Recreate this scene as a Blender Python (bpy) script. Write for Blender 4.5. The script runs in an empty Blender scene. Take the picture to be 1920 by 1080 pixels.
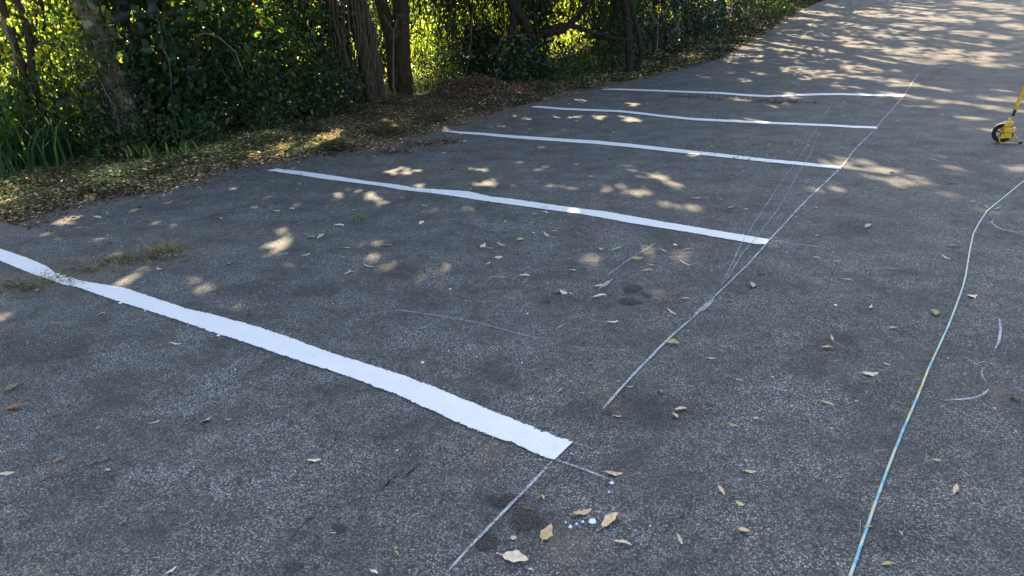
import bpy, math, random
import numpy as np
from mathutils import Matrix, Vector
random.seed(7); RNG=np.random.default_rng(11)
C=bpy.context.scene.collection
# ---------------------------------------------------------------- camera and terrain
F=1285.0; PITCH=0.3858; ROLL=-0.0365; CH=1.4892
PH=0.6007; KQ=0.0082; W0=9.48; TMAX=5.5
U=np.array([math.sin(PH),math.cos(PH)]); N=np.array([-math.cos(PH),math.sin(PH)])
cp,sp=math.cos(PITCH),math.sin(PITCH); cr,sr=math.cos(ROLL),math.sin(ROLL)
def gz(X,Y):
    t=np.maximum(0,np.asarray(X)*U[0]+np.asarray(Y)*U[1]-W0)
    return np.where(t<TMAX,KQ*t*t,KQ*TMAX*(2*t-TMAX))
def wv(X,Y): return X*U[0]+Y*U[1], X*N[0]+Y*N[1]
def xy(w,v): return w*U[0]+v*N[0], w*U[1]+v*N[1]
def cast(px,py):
    px=np.atleast_1d(np.asarray(px,float)); py=np.atleast_1d(np.asarray(py,float))
    x=(px-960)/F; y=-(py-540)/F
    x,y=cr*x-sr*y, sr*x+cr*y
    dx,dy,dz=x, cp+y*sp, -sp+y*cp
    lo=np.full(px.shape,0.3); hi=lo.copy()
    done=np.zeros(px.shape,bool)
    for i in range(900):
        below=(CH+dz*hi)<gz(dx*hi,dy*hi); done|=below
        lo=np.where(done,lo,hi); hi=np.where(done,hi,hi*1.007)
        if done.all(): break
    for i in range(30):
        m=(lo+hi)/2; b=(CH+dz*m)<gz(dx*m,dy*m)
        hi=np.where(b,m,hi); lo=np.where(b,lo,m)
    return np.stack([dx*hi,dy*hi],1)
def c1(px,py): return cast(px,py)[0]
def behind(b,back):
    """ground point farther along the line of sight over b"""
    d=b/np.linalg.norm(b); k=1+.9*(d[0]>.12); return b+d*back*k
def proj(P):
    P=np.asarray(P,float); X=P[:,0];Y=P[:,1];Z=P[:,2]-CH
    zc=Y*cp-Z*sp; yc=Y*sp+Z*cp
    zc=np.where(zc<.05,.05,zc)
    x,y=X/zc,yc/zc
    x,y=cr*x+sr*y,-sr*x+cr*y
    return 960+F*x,540-F*y,zc
def at(px,py,Y):
    """point on a pixel's ray at forward distance Y"""
    x=(px-960)/F; y=-(py-540)/F
    x,y=cr*x-sr*y, sr*x+cr*y
    d=np.array([x,cp+y*sp,-sp+y*cp]); d=d/d[1]*Y
    return np.array([d[0],d[1],CH+d[2]])
cam=bpy.data.cameras.new('camera'); co=bpy.data.objects.new('camera',cam); C.objects.link(co)
right=Vector((1,0,0)); up=Vector((0,sp,cp)); fw=Vector((0,cp,-sp))
cx=right*cr+up*sr; cy=up*cr-right*sr
M=Matrix((cx,cy,-fw)).transposed().to_4x4(); M.translation=Vector((0,0,CH)); co.matrix_world=M
cam.sensor_width=36; cam.lens=36*F/1920; cam.clip_start=.05; cam.clip_end=2000
bpy.context.scene.camera=co
# ---------------------------------------------------------------- light
AZ=math.radians(-7); EL=math.radians(36)
SUN=np.array([math.sin(AZ)*math.cos(EL),math.cos(AZ)*math.cos(EL),math.sin(EL)])
w=bpy.data.worlds.new('World'); bpy.context.scene.world=w; w.use_nodes=True
nt=w.node_tree; bg=nt.nodes['Background']; sky=nt.nodes.new('ShaderNodeTexSky'); sky.sky_type='NISHITA'
sky.sun_disc=False; sky.sun_elevation=EL; sky.sun_rotation=AZ; sky.dust_density=2.2; sky.ozone_density=.8
nt.links.new(sky.outputs[0],bg.inputs[0]); bg.inputs[1].default_value=0.10
sl=bpy.data.lights.new('sun','SUN'); so=bpy.data.objects.new('sun',sl); C.objects.link(so)
sl.energy=5.0; sl.angle=math.radians(.53); sl.color=(1,.82,.57)
so.rotation_euler=Vector(-SUN).to_track_quat('-Z','Y').to_euler(); so.location=(0,20,20)
S=bpy.context.scene; S.view_settings.view_transform='Standard'; S.view_settings.look='None'
S.view_settings.exposure=2.25; S.view_settings.gamma=1
try:
    S.cycles.max_bounces=8; S.cycles.transmission_bounces=6; S.cycles.diffuse_bounces=4
except Exception: pass
# ---------------------------------------------------------------- helpers
def tag(o,label=None,cat=None,group=None,kind=None):
    if label: o['label']=label
    if cat: o['category']=cat
    if group: o['group']=group
    if kind: o['kind']=kind
    return o
def mk(name,V,Fc,mat,parent=None,col=None,smooth=False,loc=None,attrs=None):
    """V Nx3, Fc list or MxK array"""
    me=bpy.data.meshes.new(name); V=np.asarray(V,np.float32)
    if isinstance(Fc,np.ndarray):
        k=Fc.shape[1]; n=len(Fc)
        me.vertices.add(len(V)); me.vertices.foreach_set('co',V.ravel())
        me.loops.add(n*k); me.loops.foreach_set('vertex_index',Fc.astype(np.int32).ravel())
        me.polygons.add(n); me.polygons.foreach_set('loop_start',np.arange(n,dtype=np.int32)*k)
        me.update(calc_edges=True)
    else:
        me.from_pydata([tuple(map(float,v)) for v in V],[],[tuple(f) for f in Fc]); me.update()
    if smooth: me.polygons.foreach_set('use_smooth',np.ones(len(me.polygons),bool))
    if col is not None:
        a=me.color_attributes.new('Col','FLOAT_COLOR','POINT'); c=np.ones((len(V),4),np.float32); c[:,:3]=col
        a.data.foreach_set('color',c.ravel())
    for k_,v_ in (attrs or {}).items():
        a=me.attributes.new(k_,'FLOAT','POINT'); a.data.foreach_set('value',np.asarray(v_,np.float32))
    me.materials.append(mat)
    o=bpy.data.objects.new(name,me); C.objects.link(o)
    if parent: o.parent=parent
    if loc is not None: o.location=loc
    return o
def empty(name,loc,rz=0):
    o=bpy.data.objects.new(name,None); C.objects.link(o); o.location=loc; o.rotation_euler=(0,0,rz)
    o.empty_display_size=.1; return o
def nd(t,ty,**k):
    n=t.nodes.new(ty)
    for a,b in k.items():
        if a in n.inputs: n.inputs[a].default_value=b
        else: setattr(n,a,b)
    return n
class Mat:
    def __init__(s,name,rough=.8,col=(.5,.5,.5),spec=.3):
        s.m=bpy.data.materials.new(name); s.m.use_nodes=True; s.t=s.m.node_tree; s.p=s.t.nodes['Principled BSDF']
        s.p.inputs['Roughness'].default_value=rough; s.p.inputs['Base Color'].default_value=(*col,1)
        s.p.inputs['Specular IOR Level'].default_value=spec
        s.tc=s.t.nodes.new('ShaderNodeTexCoord')
    def L(s,a,b): s.t.links.new(a,b)
    def noise(s,sc,det=3,co='Object',rough=.5,dist=0):
        n=nd(s.t,'ShaderNodeTexNoise'); n.inputs['Scale'].default_value=sc; n.inputs['Detail'].default_value=det
        n.inputs['Roughness'].default_value=rough; n.inputs['Distortion'].default_value=dist
        s.L(s.tc.outputs[co],n.inputs['Vector']); return n.outputs['Fac']
    def vor(s,sc,feat='F1',co='Object'):
        n=nd(s.t,'ShaderNodeTexVoronoi'); n.feature=feat; n.inputs['Scale'].default_value=sc
        s.L(s.tc.outputs[co],n.inputs['Vector']); return n
    def ramp(s,f,st):
        r=nd(s.t,'ShaderNodeValToRGB'); e=r.color_ramp.elements
        while len(e)<len(st): e.new(.5)
        for i,(p,c) in enumerate(st):
            e[i].position=p; e[i].color=(c,c,c,1) if isinstance(c,(int,float)) else (*c,1)
        s.L(f,r.inputs[0]); return r.outputs[0]
    def mix(s,f,a,b,bt='MIX'):
        n=nd(s.t,'ShaderNodeMix'); n.data_type='RGBA'; n.blend_type=bt
        for v,i in ((f,0),(a,6),(b,7)):
            if isinstance(v,(int,float)): n.inputs[i].default_value=v if i==0 else (v,v,v,1)
            elif isinstance(v,tuple): n.inputs[i].default_value=(*v,1)
            else: s.L(v,n.inputs[i])
        return n.outputs[2]
    def math(s,op,a,b=0.0):
        n=nd(s.t,'ShaderNodeMath'); n.operation=op
        for v,i in ((a,0),(b,1)):
            if isinstance(v,(int,float)): n.inputs[i].default_value=v
            else: s.L(v,n.inputs[i])
        return n.outputs[0]
    def attr(s,name):
        n=nd(s.t,'ShaderNodeAttribute'); n.attribute_name=name; return n
    def base(s,c): s.L(c,s.p.inputs['Base Color'])
    def bump(s,h,st=.3,d=.01):
        b=nd(s.t,'ShaderNodeBump'); b.inputs['Strength'].default_value=st; b.inputs['Distance'].default_value=d
        s.L(h,b.inputs['Height']); s.L(b.outputs[0],s.p.inputs['Normal'])
    def alpha(s,f): s.L(f,s.p.inputs['Alpha'])
# ---------------------------------------------------------------- materials
def asphalt():
    m=Mat('asphalt',.85,spec=.25)
    v=m.vor(145); v2=m.vor(62)
    r1=m.ramp(v.outputs['Color'],[(.0,.0),(.45,.18),(.7,.5),(1,1.)])
    core=m.ramp(v.outputs['Distance'],[(.15,1.),(.6,0.)])
    chips=m.math('MULTIPLY',r1,core)
    r2=m.ramp(v2.outputs['Color'],[(.72,.0),(.95,1.)]); core2=m.ramp(v2.outputs['Distance'],[(.1,1.),(.38,0.)])
    chips=m.math('MAXIMUM',chips,m.math('MULTIPLY',r2,core2))
    n1=m.noise(.55,4); n2=m.noise(3.2,5,rough=.65); n3=m.noise(17,4,rough=.7)
    wearmask=m.mix(1.0,m.ramp(n2,[(.34,.25),(.6,1.1)]),m.ramp(m.noise(1.3,3),[(.35,.7),(.65,1.2)]),'MULTIPLY')
    chips=m.math('MULTIPLY',chips,wearmask)
    dark=m.mix(n1,(.068,.066,.060),(.126,.121,.109))
    c=m.mix(chips,dark,(.60,.58,.535)); gap=m.ramp(v.outputs['Distance'],[(.35,1.),(.8,.55)]); c=m.mix(1.0,c,gap,'MULTIPLY')
    patch=m.ramp(n2,[(.28,.72),(.42,.94),(.6,1.08),(.75,1.22)])
    c=m.mix(1.0,c,patch,'MULTIPLY')
    fine=m.ramp(n3,[(.3,.72),(.7,1.25)]); c=m.mix(1.0,c,fine,'MULTIPLY')
    # dust and soil trodden into the surface, wet stains
    dust=m.math('MULTIPLY',m.attr('dust').outputs['Fac'],m.ramp(m.noise(6,5,rough=.7),[(.3,.25),(.65,1.)]))
    c=m.mix(dust,c,m.mix(chips,m.mix(n3,(.075,.058,.043),(.17,.135,.10)),(.50,.40,.29)))
    c=m.mix(m.attr('stain').outputs['Fac'],c,m.mix(chips,(.018,.018,.019),(.10,.10,.10)))
    m.base(c); m.bump(m.math('ADD',m.math('MULTIPLY',chips,1.0),m.math('MULTIPLY',n3,.8)),.55,.006)
    return m.m
MAsph=asphalt()
def paint():
    m=Mat('line_paint',.6,spec=.3)
    v=m.vor(95); n=m.noise(7,4); nf=m.noise(60,3)
    c=m.mix(m.math('ADD',m.math('MULTIPLY',n,.6),m.math('MULTIPLY',nf,.4)),(.74,.71,.66),(.92,.88,.83)); m.base(m.mix(m.ramp(m.noise(30,5,rough=.8),[(.60,0.),(.72,.35)]),c,(.42,.41,.40)))
    wear=m.attr('wear').outputs['Fac']
    hole=m.math('ADD',m.math('MULTIPLY',m.noise(75,4,rough=.7),1.0),m.math('MULTIPLY',wear,-.55))
    m.alpha(m.ramp(hole,[(.27,0.),(.31,1.)]))
    m.bump(m.math('ADD',m.math('MULTIPLY',v.outputs['Distance'],-.8),nf),.7,.006); return m.m
MPaint=paint()
def chalk(name,lo,hi,c=(.62,.68,.78)):
    m=Mat(name,.9,c,.1); n=m.noise(120,4,rough=.8); n2=m.noise(9,3)
    f=m.math('ADD',m.math('MULTIPLY',n,.7),m.math('MULTIPLY',n2,.3)); m.alpha(m.ramp(f,[(lo,0.),(hi,.8)])); return m.m
MChalk=chalk('chalk',.39,.57,(.62,.62,.63)); MChalkF=chalk('faint_chalk',.40,.68,(.50,.50,.52))
def leafmat(name,tr=.42,rough=.45,tm=(2.6,2.5,.7),spec=.35):
    m=Mat(name,rough,spec=spec); a=m.attr('Col'); m.base(a.outputs['Color'])
    tl=nd(m.t,'ShaderNodeBsdfTranslucent'); m.L(m.mix(1.0,a.outputs['Color'],tm,'MULTIPLY'),tl.inputs['Color'])
    mx=nd(m.t,'ShaderNodeMixShader'); mx.inputs[0].default_value=tr
    m.L(m.p.outputs[0],mx.inputs[1]); m.L(tl.outputs[0],mx.inputs[2])
    m.L(mx.outputs[0],m.t.nodes['Material Output'].inputs['Surface']); return m.m
MLeaf=leafmat('green_leaf',.4,.38,(3.2,3.0,.9),spec=.42); MCanopy=leafmat('canopy_leaf',.25); MDense=leafmat('dense_leaf',.16,.4,(2.,2.,.7),.45); MBright=leafmat('backlit_leaf',.55,.6,(2.9,2.7,1.0))  # MBright: translucence raised so foliage looks sunlit from behind
MLitter=leafmat('litter_flake',.12,.8,(1.2,1.1,.8),.2); MBlade=leafmat('grass_blade',.4,.5,(2.6,2.4,.7))
def bark(name,a,b,lich=0,sc=14):
    m=Mat(name,.9,spec=.15)
    mp=nd(m.t,'ShaderNodeMapping'); mp.inputs['Scale'].default_value=(1,1,.22); m.L(m.tc.outputs['Object'],mp.inputs['Vector'])
    n=nd(m.t,'ShaderNodeTexNoise'); n.inputs['Scale'].default_value=sc*2; n.inputs['Detail'].default_value=6; n.inputs['Roughness'].default_value=.7
    m.L(mp.outputs[0],n.inputs['Vector'])
    c=m.ramp(n.outputs['Fac'],[(.3,a),(.68,b)])
    if lich: c=m.mix(m.ramp(m.noise(9,4,rough=.6),[(.62-.1*lich,0.),(.68-.1*lich,lich*.9)]),c,(.30,.30,.22))
    m.base(c); m.bump(n.outputs['Fac'],.8,.02); return m.m
MBark=bark('brown_bark',(.016,.011,.008),(.085,.058,.038),.25); MBarkL=bark('lichen_bark',(.035,.026,.018),(.16,.12,.08),.75)
MBarkR=bark('red_brown_bark',(.016,.011,.008),(.095,.066,.046),.35); MBarkD=bark('dark_bark',(.012,.010,.008),(.05,.038,.028))
MVine=bark('vine_stem',(.10,.075,.05),(.22,.17,.12),0,30)
def soil():
    m=Mat('soil',.95,spec=.1); n=m.noise(14,6,rough=.75); n2=m.noise(2,3)
    c=m.ramp(n,[(.3,(.020,.015,.010)),(.5,(.050,.036,.024)),(.7,(.085,.062,.04))])
    c=m.mix(m.ramp(n2,[(.45,0.),(.6,.6)]),c,(.03,.045,.015)); m.base(c); m.bump(n,.8,.03); return m.m
MSoil=soil()
def field():
    m=Mat('meadow_ground',.95,spec=.1); n=m.noise(3,6,rough=.7); n2=m.noise(.15,3)
    c=m.ramp(n,[(.3,(.10,.14,.03)),(.6,(.22,.27,.06)),(.8,(.36,.37,.12))]); m.base(m.mix(m.ramp(n2,[(.4,0.),(.6,.4)]),c,(.16,.15,.05)))
    m.bump(n,.6,.1); return m.m
MField=field()
def objmat(name,rough=.75,var=.25):
    m=Mat(name,rough,spec=.2); oi=nd(m.t,'ShaderNodeObjectInfo'); n=m.noise(5,4,rough=.7)
    m.base(m.mix(1.0,oi.outputs['Color'],m.ramp(n,[(.3,1-var),(.7,1+var)]),'MULTIPLY')); return m.m
MDry=objmat('dry_leaf',.7,.3)
def plain(name,c,rough=.5,spec=.4,metal=0,var=.15):
    m=Mat(name,rough,c,spec); m.p.inputs['Metallic'].default_value=metal
    n=m.noise(25,4); m.base(m.mix(1.0,c,m.ramp(n,[(.3,1-var),(.7,1+var)]),'MULTIPLY')); return m.m
# ---------------------------------------------------------------- noise in numpy
_ph=RNG.uniform(0,6.28,(12,2)); _dr=RNG.normal(0,1,(12,2))
def wob(X,Y,sc):
    r=0
    for i in range(12): r=r+np.sin((X*_dr[i,0]+Y*_dr[i,1])*sc*(1+.25*i)+_ph[i,0])/(1+.25*i)
    return r/4
# ---------------------------------------------------------------- verge lines
edge_px=[(0,425),(100,395),(200,370),(300,360),(420,320),(500,305),(620,290),(700,275),(830,240),(960,200),(1050,180),(1130,160),(1250,135),(1350,110),(1440,60),(1500,20),(1540,3)]
base_px=[(0,345),(100,325),(220,310),(330,290),(450,255),(560,230),(680,205),(760,185),(850,165),(950,168),(1060,160),(1150,150),(1200,130),(1290,105),(1350,80),(1420,50),(1480,20)]
def wvl(L):
    P=cast([p[0] for p in L],[p[1] for p in L]); w_,v_=wv(P[:,0],P[:,1]); i=np.argsort(w_); return w_[i],v_[i]
EW,EV=wvl(edge_px); BW,BV=wvl(base_px)
edge=lambda w_: np.interp(w_,EW,EV); vbase=lambda w_: np.interp(w_,BW,BV)
PILE=[(c1(893,178),.75,.26),(c1(960,190),.7,.10)]
def vergez(X,Y):
    w_,v_=wv(X,Y); q=v_-edge(w_)+.10*wob(X,Y,2.5)
    h=-.05+.075*np.clip((q+.1)/.45,0,1)+.05*np.clip((q-.3)/2,0,1)+.016*wob(X,Y,4.)
    for (c,r,hh) in PILE: h=h+hh*np.exp(-((X-c[0])**2+(Y-c[1])**2)/(r*r*.5))
    return gz(X,Y)+np.clip(h,-.05,1)
def grid(xs,ys,zf,mapf=None):
    A,B=np.meshgrid(xs,ys,indexing='ij')
    X,Y=(A,B) if mapf is None else mapf(A,B)
    V=np.stack([X.ravel(),Y.ravel(),zf(X,Y).ravel()],1)
    n,m=len(xs),len(ys); i=np.arange(n*m).reshape(n,m)
    Fc=np.stack([i[:-1,:-1].ravel(),i[1:,:-1].ravel(),i[1:,1:].ravel(),i[:-1,1:].ravel()],1)
    return V,Fc
# ---------------------------------------------------------------- ground sheets
wl=np.concatenate([np.arange(-300,-20,20),np.arange(-20,60,1.),np.arange(60,900,20)])
vl=np.concatenate([np.arange(-300,-20,20),np.arange(-20,40,1.),np.arange(40,400,20)])
V,Fc=grid(wl,vl,lambda X,Y:gz(X,Y)-.06,lambda a,b:xy(a,b)); tag(mk('ground',V,Fc,MField),kind='structure')
wl=np.concatenate([np.arange(-12,1.,.4),np.arange(1,9,.03),np.arange(9,18,.1),np.arange(18,70,.6)])
vl=np.concatenate([np.arange(-25,-1.5,.5),np.arange(-1.5,7,.03),np.arange(7,9,.3)])
V,Fc=grid(wl,vl,gz,lambda a,b:xy(a,b))
PX,PY,_=proj(V)
def blobs(L):
    r=np.zeros(len(V))
    wn=1+.25*wob(V[:,0],V[:,1],14)
    for (x,y,rx,ry,s) in L:
        d=np.sqrt(((PX-x)/rx)**2+((PY-y)/ry)**2)*wn
        r=np.maximum(r,s*np.clip((1.15-d)/.3,0,1))
    return r
stain=blobs([(1185,543,17,8,.75),(1182,566,19,7,.75),(1212,554,8,4,.6),(1045,551,9,4,.6),(1027,566,6,3,.6),(945,940,26,14,.6),(985,978,34,18,.6),(915,1015,28,16,.45),(635,990,12,9,.8),(550,1065,18,12,.7),(380,590,60,14,.3),(800,560,50,20,.3),(760,510,40,14,.35),(1130,560,120,14,.25),(1180,770,160,30,.3),(1560,650,60,25,.35),(1640,735,60,22,.3),(60,650,110,30,.4),(1600,430,40,18,.4),(90,900,120,25,.3),(1690,1010,70,40,.3),(500,545,120,14,.3)])
w_,v_=wv(V[:,0],V[:,1]); q=edge(w_)-v_
dust=np.clip(1-q/.55,0,1)*.9
dust=np.maximum(dust,blobs([(150,505,90,26,.8),(300,480,120,20,.6),(1100,181,60,3,.5),(1330,187,100,6,.8),(1250,196,80,7,.7),(1500,193,120,4,.35),(800,272,60,6,.7),(700,300,70,10,.4),(960,215,60,8,.5),(870,330,120,20,.35),(40,535,70,20,.8),(780,685,16,12,.8),(925,845,22,17,.8),(1070,1030,42,34,.8),(155,552,16,8,.7),(1870,737,14,12,.8),(835,900,30,14,.4),(400,440,200,26,.25)]))
dust=np.maximum(dust,.28*np.clip((w_-8)/6,0,1)); dust=np.clip(dust+.12*np.clip(wob(V[:,0],V[:,1],.9),0,1)*(V[:,1]>4),0,1)
tag(mk('car_park',V,Fc,MAsph,attrs=dict(dust=dust,stain=stain)),kind='structure')
carpark=bpy.data.objects['car_park']
wl=np.concatenate([np.arange(-6,3,.4),np.arange(3,20,.07),np.arange(20,60,.4)]); ql=np.concatenate([np.arange(-.6,3.2,.06),np.arange(3.2,8,.4)])
V,Fc=grid(wl,ql,vergez,lambda a,b:xy(a,edge(a)+b)); tag(mk('verge',V,Fc,MSoil,smooth=True),kind='structure')
# ---------------------------------------------------------------- ribbons on the asphalt
def resample(P,step):
    P=np.asarray(P,float); d=np.r_[0,np.cumsum(np.linalg.norm(np.diff(P[:,:2],axis=0),axis=1))]
    n=max(2,int(d[-1]/step)); t=np.linspace(0,d[-1],n)
    return np.stack([np.interp(t,d,P[:,k]) for k in range(P.shape[1])],1)
def strip(name,A,B,mat,z=.005,wear=None,parent=None,mid=3):
    n=len(A); tt=[0,.07,.5,.93,1] if mid==4 else [k/mid for k in range(mid+1)]; rows=[A+(B-A)*t for t in tt]
    V=np.concatenate(rows); V=np.c_[V,gz(V[:,0],V[:,1])+z]
    i=np.arange((mid+1)*n).reshape(mid+1,n)
    Fc=np.stack([i[:-1,:-1].ravel(),i[1:,:-1].ravel(),i[1:,1:].ravel(),i[:-1,1:].ravel()],1)
    at_=None
    if wear is not None: at_={'wear':np.concatenate([wear+(.42 if k in (0,mid) else 0) for k in range(mid+1)])}
    return mk(name,V,Fc,mat,parent,attrs=at_)
def pline(top,bot,label,wearf=None,step=.012):
    nt_=400
    T=cast(*np.array(resample(top,3)).T); B=cast(*np.array(resample(bot,3)).T)
    L=np.linalg.norm(np.diff(T,axis=0),axis=1).sum(); n=int(L/step)
    def rs(P):
        d=np.r_[0,np.cumsum(np.linalg.norm(np.diff(P,axis=0),axis=1))]; t=np.linspace(0,d[-1],n)
        return np.stack([np.interp(t,d,P[:,0]),np.interp(t,d,P[:,1])],1)
    T,B=rs(T),rs(B); dirv=(T-B)/np.linalg.norm(T-B,axis=1)[:,None]
    def rough(k):
        r=RNG.normal(0,1,n); r=np.convolve(r,np.ones(3)/3,'same'); s=np.convolve(RNG.normal(0,1,n),np.ones(25)/25,'same')
        return (r*.0030+s*.006)[:,None]
    T=T+dirv*rough(0); B=B-dirv*rough(1)
    wear=np.zeros(n)
    if wearf:
        q=(T+B)/2; X,_,_=proj(np.c_[q,gz(q[:,0],q[:,1])]); wear=wearf(X)
    o=strip('parking_line',T,B,MPaint,.006,wear,mid=4); tag(o,label,'parking line','white parking bay lines'); return o
def cw(L): return [(x,y-w_/2) for x,y,w_ in L],[(x,y+w_/2) for x,y,w_ in L]
pline([(-40,455),(0,467),(50,484),(90,501),(103,511),(150,527),(235,541),(297,562),(350,580),(400,591),(480,613),(530,629),(620,662),(750,703),(830,734),(900,762),(955,785),(1020,811),(1075,830)],
      [(-40,474),(0,490),(60,515),(120,536),(148,541),(190,556),(220,566),(300,591),(400,625),(480,651),(560,678),(580,685),(650,707),(740,741),(800,768),(860,796),(900,812),(960,833),(1000,851),(1020,860),(1040,864)],
      'thick white painted line nearest the camera, crossing the left foreground',lambda X:.30*np.exp(-((X-125)/35)**2)+.03)
pline([(502,320),(520,317),(567,322),(630,331),(692,341),(745,347),(780,353),(880,360),(917,369),(960,374),(1072,390),(1135,397.5),(1247,417.5),(1360,436),(1443,450)],
      [(502,321),(555,328),(597,335),(660,343),(720,351),(755,357.5),(805,363),(855,369.5),(905,377.5),(960,385),(1085,402),(1185,420),(1285,436),(1360,449),(1420,460),(1437,459)],
      'second white painted line, starting at the grass verge behind the nearest one',lambda X:.2*np.exp(-((X-770)/60)**2)+.02)
pline(*cw([(830,246,2.5),(860,249,4),(905,252,4.5),(960,257,5.5),(1060,264,6),(1110,267,6.5),(1185,274,6.5),(1260,282.5,6.5),(1350,292,6.5),(1440,302,6),(1515,309,6),(1577,316,4.5)]),'middle white painted line, third of five from the camera')
pline(*cw([(997,201,2),(1010,201,4),(1060,205,3.6),(1110,207,3.6),(1160,209,3.6),(1200,213,4),(1240,218,4),(1300,224,4.2),(1360,227,4.2),(1440,231,4.2),(1500,233.5,4),(1560,236,4),(1600,238.5,4),(1645,240,4)]),'fourth white painted line, ending in a short dash by the chalk line')
pline(*cw([(1130,168,1.5),(1160,168,2.5),(1220,170,2.7),(1280,172.5,3),(1350,175,3.6),(1400,179,3.8),(1440,181,3.8),(1490,179,3.6),(1530,177.5,3.6),(1580,177,3.6),(1640,179,3.6),(1695,180,3.6)]),'farthest white painted line, sunlit at its right end')
def chalkline(pts,wd,label,mat=None,name='chalk_line',cat='chalk line'):
    P=cast(*np.array(resample([(a,b) for a,b in pts],4)).T); P=resample(P,.02)
    d=np.gradient(P,axis=0); d/=np.linalg.norm(d,axis=1)[:,None]+1e-9; nn=np.stack([-d[:,1],d[:,0]],1)
    n=len(P); s=np.convolve(RNG.normal(0,1,n+24),np.ones(25)/25,'valid')[:n]
    ww=(max(wd*.7,.0088)*(1+.8*s)*np.minimum(1,np.minimum(np.arange(n)+1,np.arange(n)[::-1]+1)/4)/2)[:,None]
    off=(np.convolve(RNG.normal(0,1,n+40),np.ones(41)/41,'valid')[:n]*wd*.8)[:,None]
    o=strip(name,P+nn*(ww+off),P-nn*(ww-off),mat or MChalk,.010,mid=1); tag(o,label,cat,'chalk setting-out marks'); return o
chalkline([(1130,770),(1190,703),(1255,638),(1320,580),(1350,548),(1400,500),(1440,455)],.014,'long thin chalk line running up from the nearest bay to the second painted line')
chalkline([(1300,592),(1318,580),(1336,562)],.035,'thick smudge of chalk midway along the long chalk line',name='chalk_mark',cat='chalk mark')
chalkline([(1440,455),(1500,390),(1535,355),(1577,315),(1600,285),(1643,240),(1695,180),(1722,137)],.018,'thin chalk line joining the right ends of the far painted lines')
chalkline([(838,1079),(900,1010),(960,948),(1036,868)],.012,'chalk line running from the bottom edge to the end of the nearest painted line')
chalkline([(1350,540),(1375,490),(1395,450),(1440,380),(1470,335),(1500,295),(1532,240),(1568,180)],.012,'faint second chalk line left of the long one, crossing the far bays',MChalkF)
chalkline([(1360,530),(1392,478),(1420,445),(1460,392),(1500,320),(1520,290),(1535,250)],.009,'faintest chalk line between the two long chalk lines',MChalkF)
chalkline([(1124,545),(1150,525)],.03,'short fat chalk dash beside the dark wet spots',name='chalk_mark',cat='chalk mark')
chalkline([(1135,522),(1180,488),(1235,455)],.01,'faint chalk streak above the short fat dash',MChalkF)
chalkline([(1443,453),(1490,459),(1545,467)],.012,'short chalk line extending right from the second painted line')
chalkline([(1445,463),(1500,472)],.009,'faint short chalk line under the one past the second painted line',MChalkF)
chalkline([(730,583),(770,587),(830,596),(900,608),(960,625),(1020,640)],.010,'faint curved chalk arc in the middle of the nearest bay',MChalkF)
chalkline([(1068,650),(1090,656),(1115,665)],.010,'faint chalk tail past the end of the curved arc',MChalkF)
chalkline([(1425,727),(1450,730),(1485,738)],.012,'short chalk dash right of the nearest bay, near scattered twigs',name='chalk_mark',cat='chalk mark')
chalkline([(1872,598),(1876,620),(1872,645),(1865,657)],.014,'upper curved chalk stroke of the broken figure near the right edge',name='chalk_mark',cat='chalk mark')
chalkline([(1826,686),(1845,680)],.013,'tiny chalk stroke between the curved strokes near the right edge',name='chalk_mark',cat='chalk mark')
chalkline([(1845,692),(1837,701),(1844,715),(1852,725)],.013,'middle zigzag chalk stroke of the broken figure near the right edge',name='chalk_mark',cat='chalk mark')
chalkline([(1852,733),(1840,745),(1815,751),(1768,754)],.016,'lower curved chalk stroke of the broken figure near the right edge',name='chalk_mark',cat='chalk mark')
chalkline([(1862+15*math.cos(a),389+4.5*math.sin(a)) for a in np.linspace(0,6.0,20)],.011,'small chalk loop drawn under the bend of the rope',name='chalk_mark',cat='chalk mark')
chalkline([(1862,413),(1859,420),(1868,428),(1885,434),(1919,441)],.014,'curved chalk hook right of the rope bend',name='chalk_mark',cat='chalk mark')
chalkline([(1076,834),(1095,840),(1112,846)],.014,'chalk tail continuing the upper corner of the nearest painted line')
chalkline([(1042,865),(1090,882),(1150,905)],.013,'chalk tail continuing the lower corner of the nearest painted line')
chalkline([(1568,200),(1605,204),(1640,213)],.012,'faint chalk curve between the two farthest painted lines',MChalkF)
chalkline([(1668,223),(1686,229)],.014,'short faint chalk dash right of the fourth painted line',MChalkF)
chalkline([(1727,248),(1719,256),(1720,264)],.014,'faint chalk comma left of the measuring wheel',MChalkF)
chalkline([(1738,299),(1752,301),(1768,307)],.014,'short chalk dash below the measuring wheel',name='chalk_mark',cat='chalk mark')
chalkline([(1670,283),(1690,275),(1722,273)],.010,'faint chalk curve right of the third painted line',MChalkF)
chalkline([(1845,268),(1880,279),(1919,293)],.014,'faint chalk line passing under the measuring wheel stand',MChalkF)
chalkline([(1480,158),(1494,156),(1500,159)],.03,'small scribbled chalk mark beyond the farthest painted line',name='chalk_mark',cat='chalk mark')
chalkline([(1771,381),(1805,376)],.010,'faint straight chalk dash left of the rope bend',MChalkF)
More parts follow.
